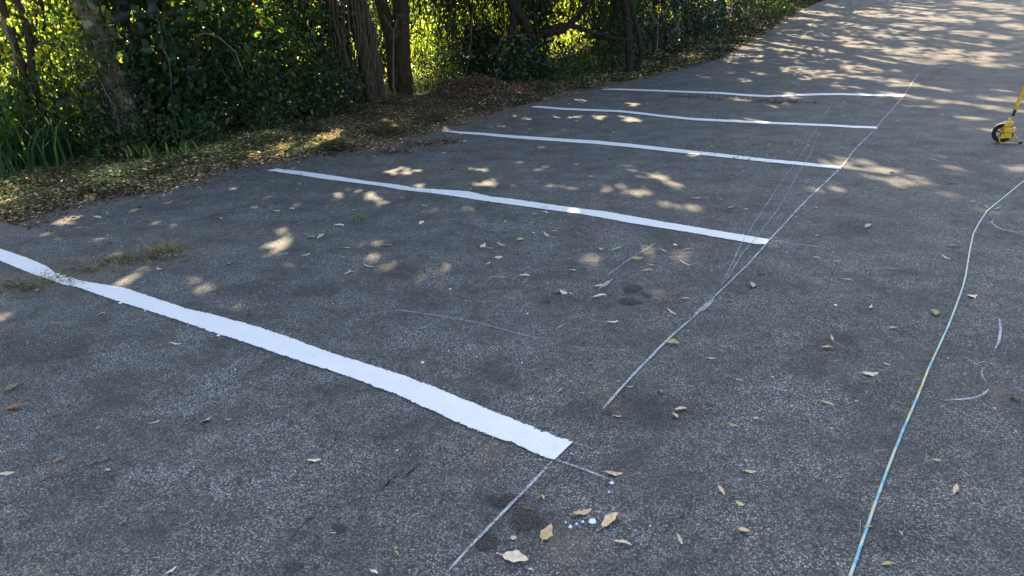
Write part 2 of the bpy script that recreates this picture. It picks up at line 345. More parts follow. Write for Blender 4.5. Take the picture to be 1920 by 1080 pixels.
# cracks in the asphalt, laid on as thin dark ribbons
MCrack=chalk('dark_crack',.36,.50,(.008,.008,.009))
def crack(pts,wd=.006):
    P=resample(cast(*np.array(pts,float).T),.015); n=len(P)
    j=np.cumsum(RNG.normal(0,.004,(n,2)),axis=0); j-=np.linspace(0,1,n)[:,None]*j[-1]; P=P+j
    d=np.gradient(P,axis=0); d/=np.linalg.norm(d,axis=1)[:,None]+1e-9; nn=np.stack([-d[:,1],d[:,0]],1)
    ww=(wd*np.clip(RNG.normal(.8,.5,n),.1,2)/2)[:,None]
    o=strip('crack',P+nn*ww*.6,P-nn*ww*.6,MCrack,.004,parent=carpark,mid=1)
crack([(545,1015),(565,990),(600,962),(612,950),(650,945),(690,935),(720,920),(745,900),(762,893),(785,870)],.008)
crack([(825,872),(850,862),(880,845),(905,828),(930,818)],.005)
crack([(1090,775),(1130,777),(1160,782)],.005); crack([(560,375),(540,388),(490,408)],.006); crack([(380,545),(450,560),(520,575)],.005)
crack([(620,840),(640,800),(690,775)],.004); crack([(1240,1010),(1290,960),(1300,930)],.004); crack([(70,905),(150,880),(210,862)],.006)
MStain=Mat('wet_stain',.55,(.022,.022,.024),.4)
MStain.alpha(MStain.ramp(MStain.math('ADD',MStain.math('MULTIPLY',MStain.noise(60,4,rough=.8),.9),MStain.attr('rim').outputs['Fac']),[(.60,0.),(.90,.68)]))
def stainpatch(px_,py_,rx,ry):
    a=np.linspace(0,2*math.pi,28,endpoint=False); k=1+.2*np.sin(2*a+px_)+.14*np.sin(3*a+py_)+.08*np.sin(5*a+px_)+.06*np.sin(9*a)
    rings=[cast(px_+rx*f*k*np.cos(a),py_+ry*f*k*np.sin(a)) for f in (.01,.5,.8,1.12)]
    Q=np.concatenate(rings); V=np.c_[Q,gz(Q[:,0],Q[:,1])+.0045]; i=np.arange(28); j=(i+1)%28
    Fc=np.concatenate([np.stack([i+28*r,j+28*r,j+28*r+28,i+28*r+28],1) for r in range(3)])
    mk('stain',V,Fc,MStain.m,carpark,attrs={'rim':np.repeat([.55,.5,.35,-.2],28)})
for q_ in [(1185,543,19,8),(1182,566,20,8),(1212,554,9,4),(1045,551,11,4),(1027,566,8,3.5),(945,940,30,16),(985,976,36,20),(915,1018,26,17),(635,990,13,10),(550,1065,22,13)]: stainpatch(*q_)
# ---------------------------------------------------------------- tubes
def tubeV(P,R,ns=7):
    P=np.asarray(P,float); n=len(P); R=np.broadcast_to(np.asarray(R,float),(n,))
    d=np.gradient(P,axis=0); d/=np.linalg.norm(d,axis=1)[:,None]+1e-9
    ref=np.where(np.abs(d[:,2:3])>.85,np.array([[1.,0,0]]),np.array([[0,0,1.]]))
    a=np.cross(d,ref); a/=np.linalg.norm(a,axis=1)[:,None]; b=np.cross(d,a)
    th=np.arange(ns)*2*math.pi/ns
    V=P[:,None,:]+R[:,None,None]*(a[:,None,:]*np.cos(th)[None,:,None]+b[:,None,:]*np.sin(th)[None,:,None])
    i=np.arange(n*ns).reshape(n,ns); j=np.roll(i,-1,axis=1)
    Fc=np.stack([i[:-1].ravel(),j[:-1].ravel(),j[1:].ravel(),i[1:].ravel()],1)
    return V.reshape(-1,3),Fc
def smooth_path(pts,n=24):
    P=np.asarray(pts,float)
    if len(P)<3: t=np.linspace(0,1,n)[:,None]; return P[0]+(P[-1]-P[0])*t
    d=np.r_[0,np.cumsum(np.linalg.norm(np.diff(P,axis=0),axis=1))]; t=np.linspace(0,d[-1],n)
    Q=np.stack([np.interp(t,d,P[:,k]) for k in range(3)],1)
    for _ in range(2): Q[1:-1]=(Q[:-2]+Q[1:-1]*2+Q[2:])/4
    return Q
class Tubes:
    def __init__(s): s.V=[];s.F=[];s.n=0
    def add(s,pts,r0,r1=None,ns=7,n=20,jit=0,raw=False):
        P=np.asarray(pts,float) if raw else smooth_path(pts,n)
        if jit: P=P+RNG.normal(0,jit,P.shape)*np.array([1,1,.3])
        R=np.linspace(r0,r0 if r1 is None else r1,len(P))
        V,Fc=tubeV(P,R,ns); s.V.append(V); s.F.append(Fc+s.n); s.n+=len(V); return s
    def build(s,name,mat,parent=None,rel=None):
        V=np.concatenate(s.V)
        if rel is not None: V=V-np.asarray(rel)
        return mk(name,V,np.concatenate(s.F),mat,parent,smooth=True)
# ---------------------------------------------------------------- leaves
def leafV(P,L,asp,droop=.3,flat=0,fold=.18):
    n=len(P); L=np.broadcast_to(L,(n,))[:,None]
    d=RNG.normal(0,1,(n,3)); d[:,2]-=droop*2; 
    if flat: d[:,2]*=(1-flat)
    d/=np.linalg.norm(d,axis=1)[:,None]
    u=RNG.normal(0,1,(n,3)); u[:,2]+=flat*4+.6; nn=u-(u*d).sum(1)[:,None]*d; nn/=np.linalg.norm(nn,axis=1)[:,None]
    s=np.cross(d,nn); W=L*asp; f=nn*fold*W
    b=P-d*L*.5
    V=np.stack([b,b+d*L*.3+s*W*.5+f,b+d*L*.68+s*W*.4+f,b+d*L-nn*L*.06,b+d*L*.68-s*W*.4+f,b+d*L*.3-s*W*.5+f],1).reshape(-1,3)
    k=np.arange(n)[:,None]*6
    Fc=np.concatenate([k+np.array([[0,1,2,3]]),k+np.array([[0,3,4,5]])])
    return V,Fc
def leafcol(n,cols,var=.3):
    cols=np.array(cols,float); c=cols[RNG.integers(0,len(cols),n)]*np.exp(RNG.normal(0,var,(n,1)))
    return np.repeat(c,6,axis=0)
def leaves(name,P,L,asp,cols,mat,parent=None,rel=None,**k):
    L=np.broadcast_to(L,(len(P),))*np.where(RNG.random(len(P))<.12,1.55,.95)
    V,Fc=leafV(P,L,asp,**k)
    if rel is not None: V=V-np.asarray(rel)
    return mk(name,V,Fc,mat,parent,col=leafcol(len(P),cols))
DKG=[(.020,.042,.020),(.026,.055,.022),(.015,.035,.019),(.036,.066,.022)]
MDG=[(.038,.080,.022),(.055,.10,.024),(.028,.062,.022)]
BRG=[(.15,.21,.05),(.23,.28,.08),(.10,.16,.035),(.30,.32,.11),(.06,.09,.025)]  # brightened leaf colours, sunlit glow put into the green
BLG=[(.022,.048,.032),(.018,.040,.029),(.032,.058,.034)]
# ---------------------------------------------------------------- sun gaps: holes carved in the leaves to place sun patches on the ground
spots=[(515,462,18,7),(552,455,22,9),(595,465,18,8),(535,487,25,14),(530,427,13,8),(620,370,20,8),(659,359,9,6),(692,363,15,5),(697,377,18,4),(695,497,24,9),(732,482,20,9),(735,322,8,4),(762,320,16,6),(805,347,22,5),(842,350,20,7),(830,328,14,4),(875,342,15,4),(872,384,14,7),(905,381,20,4),(900,317,13,3),(630,333,12,3),
(985,303,16,4),(1012,316,22,5),(1042,350,18,5),(1175,314,22,5),(1230,332,26,6),(1267,348,14,4),(1150,352,22,5),(1185,362,22,5),(1255,384,16,5),(1292,387,14,4),(1297,403,16,4),(1375,425,20,6),
(1577,299,50,3),(1570,307,45,4),(1640,320,60,4),(1690,337,46,5),(1550,352,25,5),(1782,367,12,3),(1790,315,25,2),(1902,315,25,3),
(1085,189,8,2),(1187,195,9,2),(1047,218,10,2),(1080,222,9,3),(1125,220,8,2),(1182,224,12,3),(980,219,12,2),(1317,143,14,2),(1370,115,12,3),(1360,125,10,1.5),(1417,115,12,3),(1390,149,18,3),(1410,226,30,2.5),(1397,90,25,3),(1397,103,30,2),(1422,137,14,2),
(1510,135,45,7),(1550,138,40,6),(1615,130,32,5),(1652,150,45,4),(1700,158,25,3),(1595,165,30,2),(1680,133,12,1.5),(1652,176,45,4),(1740,187,50,3),(1765,167,30,2),(1852,184,30,3),(1877,203,40,3),(1910,187,15,4),(1815,222,30,2),(1840,242,40,2),
(1652,108,35,4),(1702,98,40,4),(1740,95,35,4),(1777,105,55,6),(1827,107,40,3),(1865,122,40,3),(1727,114,40,3),(1540,92,35,3),(1477,92,25,3),(1465,84,22,2),(1610,87,28,2.5),(1532,101,25,2),
(1710,50,35,4),(1840,65,50,4),(1715,68,20,2),(1665,69,28,2),(1645,60,12,1),(1640,27,35,4),(1702,32,25,3),(1777,37,40,4),(1740,25,35,2),(1715,12,50,3),(1840,30,50,4),(1852,10,60,4),(1800,20,30,2),(1902,22,20,3),(1902,50,20,4),(1535,25,30,3),(1515,36,20,2),(1560,11,20,2),(1522,47,8,2),(1582,71,12,2.5),(1502,70,14,2),(1490,75,12,2),
(127,415,14,5),(147,405,10,4),(105,442,18,4),(10,362,14,5),(60,352,18,5),(160,345,22,7),(165,372,18,6),(245,350,20,6),(250,332,14,4),(70,385,18,6),(120,350,12,4),(425,427,10,4),(305,417,9,3),(257,415,8,3),(35,470,16,5),(225,527,12,5),(457,517,14,5),(382,532,14,5),(475,387,8,3),
(720,235,14,3),(760,245,18,4),(815,238,14,4),(830,243,10,3),(690,245,12,3),(640,255,14,3),(600,262,12,3),(1000,180,30,4),(985,190,14,3),(1230,122,30,2.5),(1290,108,24,2.5),(1180,132,20,2),(1200,131,12,2),
(425,580,10,4)]
_r=np.random.default_rng(5)
spots+=[(_r.uniform(250,1450),_r.uniform(285,520),_r.uniform(2,6),_r.uniform(1,2.5)) for _ in range(28)]+[(_r.uniform(1350,1915),_r.uniform(2,200),_r.uniform(5,16),_r.uniform(.8,2)) for _ in range(90)]
spots+=[(40,352,26,6),(100,362,22,5),(150,350,26,7),(15,392,20,5),(215,338,20,5),(285,322,18,4),(240,352,18,4),(180,375,16,4),(545,285,18,4),(470,295,14,3)]
SP=np.array(spots,float)
def in_gap(P,r):
    """shadow of each point on the ground falls inside a gap?"""
    t=P[:,2]/SUN[2]; 
    for _ in range(6):
        G=P[:,:2]-SUN[:2]*t[:,None]; t=(P[:,2]-gz(G[:,0],G[:,1]))/SUN[2]
    X,Y,Z=proj(np.c_[G,gz(G[:,0],G[:,1])])
    rr=r*F/Z; sl_=np.clip(CH/np.maximum(G[:,1],1),.08,1)
    out=np.zeros(len(P),bool)
    th=.10
    for x,y,a,b in SP:
        if y<300 or x>1400: a*=1.15; b*=1.3
        else: a*=.78; b*=.74
        dx=X-x; dy=Y-y; u_=dx*math.cos(th)+dy*math.sin(th); v2=-dx*math.sin(th)+dy*math.cos(th)
        out|=((u_/(a+rr))**2+(v2/(b+rr*sl_*1.5))**2)<1
    return out&(RNG.random(len(P))>.11)
# ---------------------------------------------------------------- trees of the row
trees=[]
def tree(px,py,back,label,bark_m,stems,cw=2.2,name='tree'):
    b=c1(px,py); b=behind(b,back); z=float(vergez(b[0],b[1]))
    o=empty(name,(b[0],b[1],z-.05)); tag(o,label,'tree','trees along the car park verge')
    trees.append(dict(o=o,p=np.array([b[0],b[1],z-.05]),P=[]))
    T=Tubes()
    for st in stems:
        T.add([np.array(s_[:3])+np.array([b[0],b[1],z-.05]) for s_ in st['p']],st['r'][0],st['r'][1],ns=10,n=40,jit=st.get('j',.008))
    T.build('trunk',bark_m,o,trees[-1]['p'])
    # limbs into the crown
    T=Tubes(); top=np.array(stems[0]['p'][-1][:3])+trees[-1]['p']
    for k in range(9):
        a=RNG.uniform(0,6.28); L=RNG.uniform(2,4); s0=top-np.array([0,0,RNG.uniform(0,1.5)])
        e=s0+np.array([math.cos(a)*L,math.sin(a)*L,RNG.uniform(.8,3.5)])
        T.add([s0,(s0+e)/2+np.array([0,0,.4]),e],.09,.02,ns=6,n=14,jit=.03)
    T.build('limb',bark_m,o,trees[-1]['p']); return o
def toward(px,py,o_p):  # local offset of a pixel seen at the tree's distance
    q=at(px,py,o_p[1]); return q-o_p
def tp(px,py,back,L):
    b=c1(px,py); b=behind(b,back); z=float(vergez(b[0],b[1]))-.05
    return [tuple(at(x,y,b[1]+(s[2] if len(s:=rest)>9 else 0))-np.array([b[0],b[1],z])) for x,y,*rest in L]
# leaning lichen trunk
q=tp(262,302,.35,[(255,268),(235,200),(212,145),(192,85),(170,35),(152,-5)])
tree(262,302,.35,'leaning pale trunk blotched with lichen at the left of the thicket',MBarkL,[dict(p=[(0.0,0,-.1)]+q+[(q[-1][0]-.5,.1,3.2),(q[-1][0]-.8,.3,5.5)],r=(.125,.10))])
# multi-stem red-brown tree
q1=tp(700,205,.5,[(694,150),(678,80),(668,0)]); q2=tp(700,205,.5,[(672,160),(640,100),(625,40),(618,-5)]); q3=tp(700,205,.5,[(650,150),(600,95),(560,45),(545,0)]); q4=tp(700,205,.5,[(712,160),(702,90),(690,40),(672,-10)])
tree(700,205,.5,'thick red-brown tree with several stems rising together from one base',MBarkR,[
 dict(p=[(.05,0,-.1)]+q1+[(q1[-1][0]-.1,.2,3.4),(q1[-1][0],.3,6.)],r=(.15,.10),j=.02),dict(p=[(-.12,.05,-.1)]+q2+[(q2[-1][0]-.3,.2,4.)],r=(.11,.08),j=.018),
 dict(p=[(-.2,.1,-.1)]+q3+[(q3[-1][0]-.8,.3,3.5)],r=(.10,.06),j=.018),dict(p=[(.15,.05,-.1)]+q4+[(q4[-1][0]+.1,.2,4.)],r=(.10,.07),j=.018)])
q1=tp(765,180,.45,[(757,140),(753,70),(752,0)]); q2=tp(765,180,.45,[(738,150),(736,80),(722,30),(712,-5)])
tree(765,180,.45,'dark double trunk just right of the red-brown tree',MBark,[dict(p=[(.0,0,-.1)]+q1+[(q1[-1][0],.2,3.5),(q1[-1][0]+.3,.3,6.)],r=(.17,.12)),dict(p=[(-.2,.08,-.1)]+q2+[(q2[-1][0]-.3,.2,4)],r=(.14,.09))])
# gnarled tree
q1=tp(1001,160,.7,[(1001,120),(1000,80),(1020,62),(1048,48),(1075,48),(1105,58),(1150,72),(1190,75)])
q2=tp(1001,160,.7,[(1000,82),(978,82),(960,84),(958,60),(965,25),(962,-5)]); q3=tp(1001,160,.7,[(1000,80),(990,50),(972,20),(950,-5)]); q4=tp(1001,160,.7,[(1020,62),(1052,60),(1080,35),(1100,10),(1108,-5)])
tree(1001,160,.7,'dark gnarled tree whose twisted bough runs level across the bright gap',MBarkD,[dict(p=q3+[(q3[-1][0]-.3,.2,3.5),(q3[-1][0],.4,5.5)],r=(.10,.06),j=.02),
 dict(p=[(0,0,-.1)]+q1,r=(.085,.035),j=.02),dict(p=q2+[(q2[-1][0],.2,4)],r=(.09,.06),j=.02),dict(p=q4+[(q4[-1][0]+.2,.2,3)],r=(.07,.05),j=.02)])
q1=tp(1180,148,.4,[(1182,110),(1178,60),(1172,-5)]); q2=tp(1180,148,.4,[(1205,100),(1195,50),(1180,-5)])
tree(1180,148,.4,'dark trunk standing left of the dense dark bush',MBarkD,[dict(p=[(0,0,-.1)]+q1+[(q1[-1][0],.2,5.5)],r=(.085,.07)),dict(p=[(.1,.1,-.1)]+q2+[(q2[-1][0],.2,4)],r=(.065,.05))])
q1=tp(1345,85,1.1,[(1330,50),(1345,10),(1358,-12)])
tree(1345,85,1.1,'slanting dark trunk right of the dense dark bush',MBarkD,[dict(p=[(0,0,-.1)]+q1+[(q1[-1][0]+.6,.2,6.)],r=(.13,.09))])
q1=tp(30,338,1.3,[(60,270),(52,200),(40,120),(15,40),(0,-5)]); q2=tp(30,338,1.3,[(75,260),(82,210),(60,150),(55,60),(30,-5)])
tree(30,338,1.3,'slim brown twin-stemmed tree at the far left edge',MBark,[dict(p=[(.3,0,-.1)]+q1+[(q1[-1][0]-.3,.1,4.5)],r=(.045,.03)),dict(p=[(.35,0,-.1)]+q2+[(q2[-1][0]-.3,.1,4)],r=(.045,.03))])
for w_,v_,lab in [(22,7.2,'tall tree on the verge where the road starts to climb'),(26.5,7.6,'tall tree on the verge halfway up the climbing road'),(31,7.4,'tall tree high up the climbing road, beyond the other trees'),(36,7.5,'tall tree farther up the climbing road'),(41,7.6,'farthest tree of the row up the climbing road'),(17.5,8.4,'tall tree hidden behind the dense dark bush'),(1.5,9.2,'tall tree left of the view beyond the verge')]:
    x_,y_=xy(w_,v_); z_=float(gz(x_,y_))
    o=empty('tree',(x_,y_,z_)); tag(o,lab,'tree','trees along the car park verge'); p_=np.array([x_,y_,z_]); trees.append(dict(o=o,p=p_,P=[]))
    T=Tubes(); T.add([p_+np.array(k) for k in [(0,0,-.2),(.1,.05,2.5),(0,.2,5),(.2,.1,8)]],.22,.08,ns=10,n=30,jit=.015).build('trunk',MBark,o,p_)
    T=Tubes()
    for k in range(9):
        a=RNG.uniform(0,6.28); L=RNG.uniform(2,4); s0=p_+np.array([0,0,RNG.uniform(3,7)]); e=s0+np.array([math.cos(a)*L,math.sin(a)*L,RNG.uniform(.8,3)])
        T.add([s0,(s0+e)/2+np.array([0,0,.4]),e],.04,.012,ns=6,n=14,jit=.03)
    T.build('limb',MBark,o,p_)
# canopy out of view, shaped for its shade: from ground points up the sun direction
def canopy(n,wr,vr,L,vmax=10.6):
    gw=RNG.uniform(wr[0],wr[1],n); gv=RNG.uniform(vr[0],vr[1],n); X,Y=xy(gw,gv); Z=gz(X,Y)
    rate=SUN[0]*N[0]+SUN[1]*N[1]
    tmin=np.maximum((5.2-gv)/rate,(2.7)/SUN[2]); tmax=(vmax-gv)/rate
    ok=tmax>tmin+.3; X,Y,Z,tmin,tmax=[a[ok] for a in (X,Y,Z,tmin,tmax)]
    t=tmin+(tmax-tmin)*RNG.beta(1.6,1.6,len(X))
    P=np.stack([X,Y,Z],1)+SUN*t[:,None]
    # clumping: pull leaves to sprays
    cell=.45; key=np.round(P/cell); cen=key*cell+np.sin(key*12.9898)*.15; P=P+(cen-P)*.28
    P=P[~in_gap(P,L*.36)]
    P=P[P[:,2]>gz(P[:,0],P[:,1])+2.5]
    return P
CP=np.concatenate([canopy(66000,(-1,15),(-2,6.6),.2),canopy(30000,(15,34),(-2.5,6.4),.2),canopy(24000,(6.5,22),(6.0,8.6),.2,12.2)])
TP=np.array([t_['p'][:2] for t_ in trees]); d=((CP[:,None,:2]-TP[None])**2).sum(2)+RNG.normal(0,1.5,(len(CP),len(TP))); own=d.argmin(1)
for k,t_ in enumerate(trees):
    P=CP[own==k]
    if len(P)<10: P=t_['p']+RNG.normal(0,1,(400,3))*np.array([1.2,1.2,.8])+np.array([0,0,5])
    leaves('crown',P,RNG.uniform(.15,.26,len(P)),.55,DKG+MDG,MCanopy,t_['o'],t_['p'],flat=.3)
# ---------------------------------------------------------------- understorey shrubs
def shrub(px,py,back,rw,rd,h,ncl,per,L,asp,cols,label,name='shrub',cat='shrub',mat=None,stems=6,z0=.05,spread=.13,droop=.3,group='shrubs of the thicket',shape=1.0,stemmat=None):
    b=c1(px,py); b=behind(b,back); z=float(vergez(b[0],b[1])) if back<6 else float(gz(*b))-.05
    base=np.array([b[0],b[1],z]); o=empty(name,base); tag(o,label,cat,group)
    # cluster centres over a lumpy ellipsoid volume, biased to the outside
    a=RNG.uniform(0,6.28,ncl); r=np.sqrt(RNG.uniform(.08,1,ncl)); zz=RNG.uniform(z0,1,ncl)
    wz=np.clip(1.15-np.abs(zz-.45)*shape,.25,1.1)
    lat=U*(r*np.cos(a)*rw*wz)[:,None]+N*(r*np.sin(a)*rd*wz)[:,None]
    Cc=np.c_[lat,zz*h]; Cc+=RNG.normal(0,.06,Cc.shape)
    P=np.repeat(Cc,per,axis=0)+RNG.normal(0,spread,(ncl*per,3))
    P[:,2]=np.maximum(P[:,2],.02)
    keep=~in_gap(P+base,L*.3) if back<3 and h>.6 else np.ones(len(P),bool)
    keep|=RNG.random(len(P))<.12
    P=P[keep]
    leaves('foliage',P,RNG.uniform(.65,1.3,len(P))*L,asp,list(cols)*6+[(.20,.12,.06)],mat or MLeaf,o,droop=droop)
    if stems:
        T=Tubes()
        for k in range(int(stems*1.8)):
            i=RNG.integers(0,ncl); e=Cc[i]; s0=np.array([*(U*RNG.normal(0,rw*.15)+N*RNG.normal(0,rd*.15)),-.05])
            T.add([s0,(s0+e)/2+np.array([*(RNG.normal(0,.08,2)),.1]),e],.012+.006*RNG.random(),.004,ns=5,n=10,jit=.01)
        T.build('stem',stemmat or MVine,o)
    return o
def blades(name,base,n,r,hh,wd,cols,parent=None,lean=.5,mat=None,arch=.5,ew=1.0):
    """grass blades as bent strips"""
    p=RNG.normal(0,1,(n,2))*r*np.array([ew,1]); a=RNG.uniform(0,6.28,n); H=hh*RNG.uniform(.45,1.15,n); ln=lean*RNG.uniform(.2,1.2,n)*H
    dx,dy=np.cos(a),np.sin(a); s=np.stack([-dy,dx],1); rows=[]
    for k,t in enumerate((0,.35,.7,1.)):
        c=np.stack([p[:,0]+dx*ln*t**1.6,p[:,1]+dy*ln*t**1.6,H*(t-arch*t*t*.5)],1); ww=wd*(1-.9*t**2)/2
        rows+= [c+np.c_[s*ww,np.zeros(n)],c-np.c_[s*ww,np.zeros(n)]]
    V=np.stack(rows,1).reshape(-1,3)+np.asarray(base); k=np.arange(n)[:,None]*8
    Fc=np.concatenate([k+np.array([[0,1,3,2]]),k+np.array([[2,3,5,4]]),k+np.array([[4,5,7,6]])])
    cc=np.array(cols,float)[RNG.integers(0,len(cols),n)]*np.exp(RNG.normal(0,.25,(n,1)))
    return mk(name,V,Fc,mat or MBlade,parent,col=np.repeat(cc,8,axis=0))
MARGIN=0
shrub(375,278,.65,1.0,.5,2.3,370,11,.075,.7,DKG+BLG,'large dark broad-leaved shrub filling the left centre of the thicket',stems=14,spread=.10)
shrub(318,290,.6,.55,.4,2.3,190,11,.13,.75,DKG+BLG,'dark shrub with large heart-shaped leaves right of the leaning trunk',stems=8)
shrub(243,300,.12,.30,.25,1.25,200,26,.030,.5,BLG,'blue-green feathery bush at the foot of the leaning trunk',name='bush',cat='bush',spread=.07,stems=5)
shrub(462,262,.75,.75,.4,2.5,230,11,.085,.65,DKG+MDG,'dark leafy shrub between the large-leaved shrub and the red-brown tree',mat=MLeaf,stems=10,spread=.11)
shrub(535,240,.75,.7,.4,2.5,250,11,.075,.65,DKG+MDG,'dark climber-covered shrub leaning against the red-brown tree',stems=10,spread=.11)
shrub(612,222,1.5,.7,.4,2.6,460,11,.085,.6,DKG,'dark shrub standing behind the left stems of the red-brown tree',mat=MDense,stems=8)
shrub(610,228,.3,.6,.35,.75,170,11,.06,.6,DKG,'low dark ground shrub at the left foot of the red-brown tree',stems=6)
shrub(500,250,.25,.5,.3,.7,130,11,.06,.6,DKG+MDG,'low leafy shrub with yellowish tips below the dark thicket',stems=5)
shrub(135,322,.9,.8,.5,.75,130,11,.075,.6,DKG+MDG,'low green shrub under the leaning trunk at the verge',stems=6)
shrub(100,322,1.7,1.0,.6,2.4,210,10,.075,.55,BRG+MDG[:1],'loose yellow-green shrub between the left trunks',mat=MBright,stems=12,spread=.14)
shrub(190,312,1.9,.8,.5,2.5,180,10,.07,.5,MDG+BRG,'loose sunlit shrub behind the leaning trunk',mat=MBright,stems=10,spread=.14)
shrub(15,340,1.5,.6,.5,2.0,70,10,.09,.5,MDG+BRG,'yellow-green leafy shrub at the left edge of the view',mat=MBright,stems=10)
shrub(520,245,2.2,1.2,.5,2.6,230,10,.09,.6,BRG+MDG,'bright backlit shrub glimpsed behind the leafy shrubs left of the red-brown tree',mat=MBright,stems=6)
shrub(330,290,1.8,.9,.5,2.6,200,10,.08,.6,MDG+BRG,'bright backlit shrub glimpsed behind the big dark shrub',mat=MBright,stems=6)
shrub(245,305,.15,.5,.22,.34,90,10,.05,.6,DKG+MDG,'low leafy plant in front of the feathery bush',stems=4,name='plant',cat='plant')
shrub(350,286,.12,.55,.2,.38,110,10,.05,.6,DKG+MDG,'low leafy plant at the foot of the large dark shrub',stems=4,name='plant',cat='plant')
shrub(825,172,.5,.5,.35,.55,130,11,.05,.6,DKG,'low dark shrub in front of the double trunk',stems=4)
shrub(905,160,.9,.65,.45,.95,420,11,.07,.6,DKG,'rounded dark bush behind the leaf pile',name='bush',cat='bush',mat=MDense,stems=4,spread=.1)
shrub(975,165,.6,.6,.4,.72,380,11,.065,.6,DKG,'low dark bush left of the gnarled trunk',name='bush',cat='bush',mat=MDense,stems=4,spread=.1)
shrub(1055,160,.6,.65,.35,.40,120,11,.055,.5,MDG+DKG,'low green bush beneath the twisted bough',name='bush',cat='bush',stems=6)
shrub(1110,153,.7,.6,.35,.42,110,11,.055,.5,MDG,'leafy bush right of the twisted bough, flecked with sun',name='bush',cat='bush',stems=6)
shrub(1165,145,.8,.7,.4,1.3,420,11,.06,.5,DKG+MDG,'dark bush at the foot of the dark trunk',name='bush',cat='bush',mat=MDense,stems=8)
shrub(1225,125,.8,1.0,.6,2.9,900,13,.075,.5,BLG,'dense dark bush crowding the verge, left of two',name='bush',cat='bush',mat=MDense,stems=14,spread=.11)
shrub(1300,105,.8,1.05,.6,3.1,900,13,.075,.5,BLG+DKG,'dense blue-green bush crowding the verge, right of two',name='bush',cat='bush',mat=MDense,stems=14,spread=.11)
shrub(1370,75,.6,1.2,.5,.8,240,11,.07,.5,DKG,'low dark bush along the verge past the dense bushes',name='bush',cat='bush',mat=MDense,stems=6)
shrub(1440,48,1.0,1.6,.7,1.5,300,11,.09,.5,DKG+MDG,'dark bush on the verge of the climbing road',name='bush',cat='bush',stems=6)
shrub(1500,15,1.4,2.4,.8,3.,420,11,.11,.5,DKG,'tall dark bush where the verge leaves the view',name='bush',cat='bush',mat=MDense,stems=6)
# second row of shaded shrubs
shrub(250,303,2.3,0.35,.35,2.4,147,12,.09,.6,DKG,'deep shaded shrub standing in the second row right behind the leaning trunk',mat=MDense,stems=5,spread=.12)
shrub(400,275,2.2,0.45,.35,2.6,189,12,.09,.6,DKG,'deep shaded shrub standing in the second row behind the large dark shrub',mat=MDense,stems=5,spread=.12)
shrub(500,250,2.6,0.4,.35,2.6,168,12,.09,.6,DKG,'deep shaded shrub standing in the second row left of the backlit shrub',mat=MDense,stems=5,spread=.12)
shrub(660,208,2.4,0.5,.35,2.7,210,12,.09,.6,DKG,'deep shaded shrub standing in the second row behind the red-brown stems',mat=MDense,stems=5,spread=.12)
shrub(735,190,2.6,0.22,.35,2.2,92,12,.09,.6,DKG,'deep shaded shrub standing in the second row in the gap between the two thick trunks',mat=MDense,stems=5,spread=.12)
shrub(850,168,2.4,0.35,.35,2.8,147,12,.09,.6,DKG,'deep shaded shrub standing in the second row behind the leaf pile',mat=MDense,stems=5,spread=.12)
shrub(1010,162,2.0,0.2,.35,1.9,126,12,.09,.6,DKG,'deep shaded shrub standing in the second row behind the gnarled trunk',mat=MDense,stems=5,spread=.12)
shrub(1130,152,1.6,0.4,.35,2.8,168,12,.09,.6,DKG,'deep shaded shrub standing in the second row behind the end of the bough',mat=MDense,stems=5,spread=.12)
# climbing vines and thin stems of the thicket
def vine(label,pts,back,base,r=.012,name='vine',mat=None,extra=()):
    b=c1(*base); b=behind(b,back); z=float(vergez(b[0],b[1])); bb=np.array([b[0],b[1],z])
    o=empty(name,bb); tag(o,label,'vine','vines and thin stems of the thicket')
    T=Tubes(); T.add([at(x,y,b[1]+dy) for x,y,dy in pts],r,r*.7,ns=6,n=40,jit=.004)
    for e in extra: T.add([at(x,y,b[1]+dy) for x,y,dy in e],r*.7,r*.4,ns=5,n=20,jit=.004)
    T.build('stem',mat or MVine,o,bb); return o
vine('slender sapling stem standing in front of the double trunk',[(743,186,0),(738,165,0),(737,120,0),(738,62,0),(745,35,0)],-.05,(743,188),.018,extra=[[(738,58,0),(728,45,.1),(720,28,.1)]])
vine('bare curved twig reaching left from the red-brown tree',[(672,153,0),(640,152,-.1),(610,142,-.1),(585,142,0),(565,152,0)],.2,(672,200),.010)
vine('bare twig slanting down from the red-brown trunk',[(655,180,0),(675,165,0),(700,150,0),(702,140,0)],.2,(655,200),.012)
vine('pale vine hanging to the top of the leaf pile',[(870,150,0),(880,110,0),(884,60,0),(888,-5,0)],.3,(870,165),.011)
vine('pale vine against the gap left of the dense bush',[(1165,118,0),(1172,75,0),(1184,40,0),(1182,-5,0)],.7,(1165,148),.012)
vine('pale stem bent over the dense dark bush',[(1232,92,0),(1234,45,0),(1218,22,0),(1200,-5,0)],-.15,(1232,125),.012)
vine('short pale upright stem on the dense dark bush',[(1269,85,0),(1273,60,0),(1272,38,0)],-.15,(1269,110),.014)
vine('vine arching across the large-leaved shrub',[(365,68,0),(385,62,0),(410,70,0),(440,95,0),(455,130,0)],.2,(400,275),.010)
vine('thin pale vine trailing at the left edge',[(2,30,0),(10,55,0),(25,90,0),(28,125,0),(15,160,0),(0,172,0)],.6,(20,340),.013)
vine('arched bare branch in the bright left gap',[(60,90,0),(90,76,0),(115,78,0),(125,95,0),(160,130,0)],1.0,(100,325),.012)
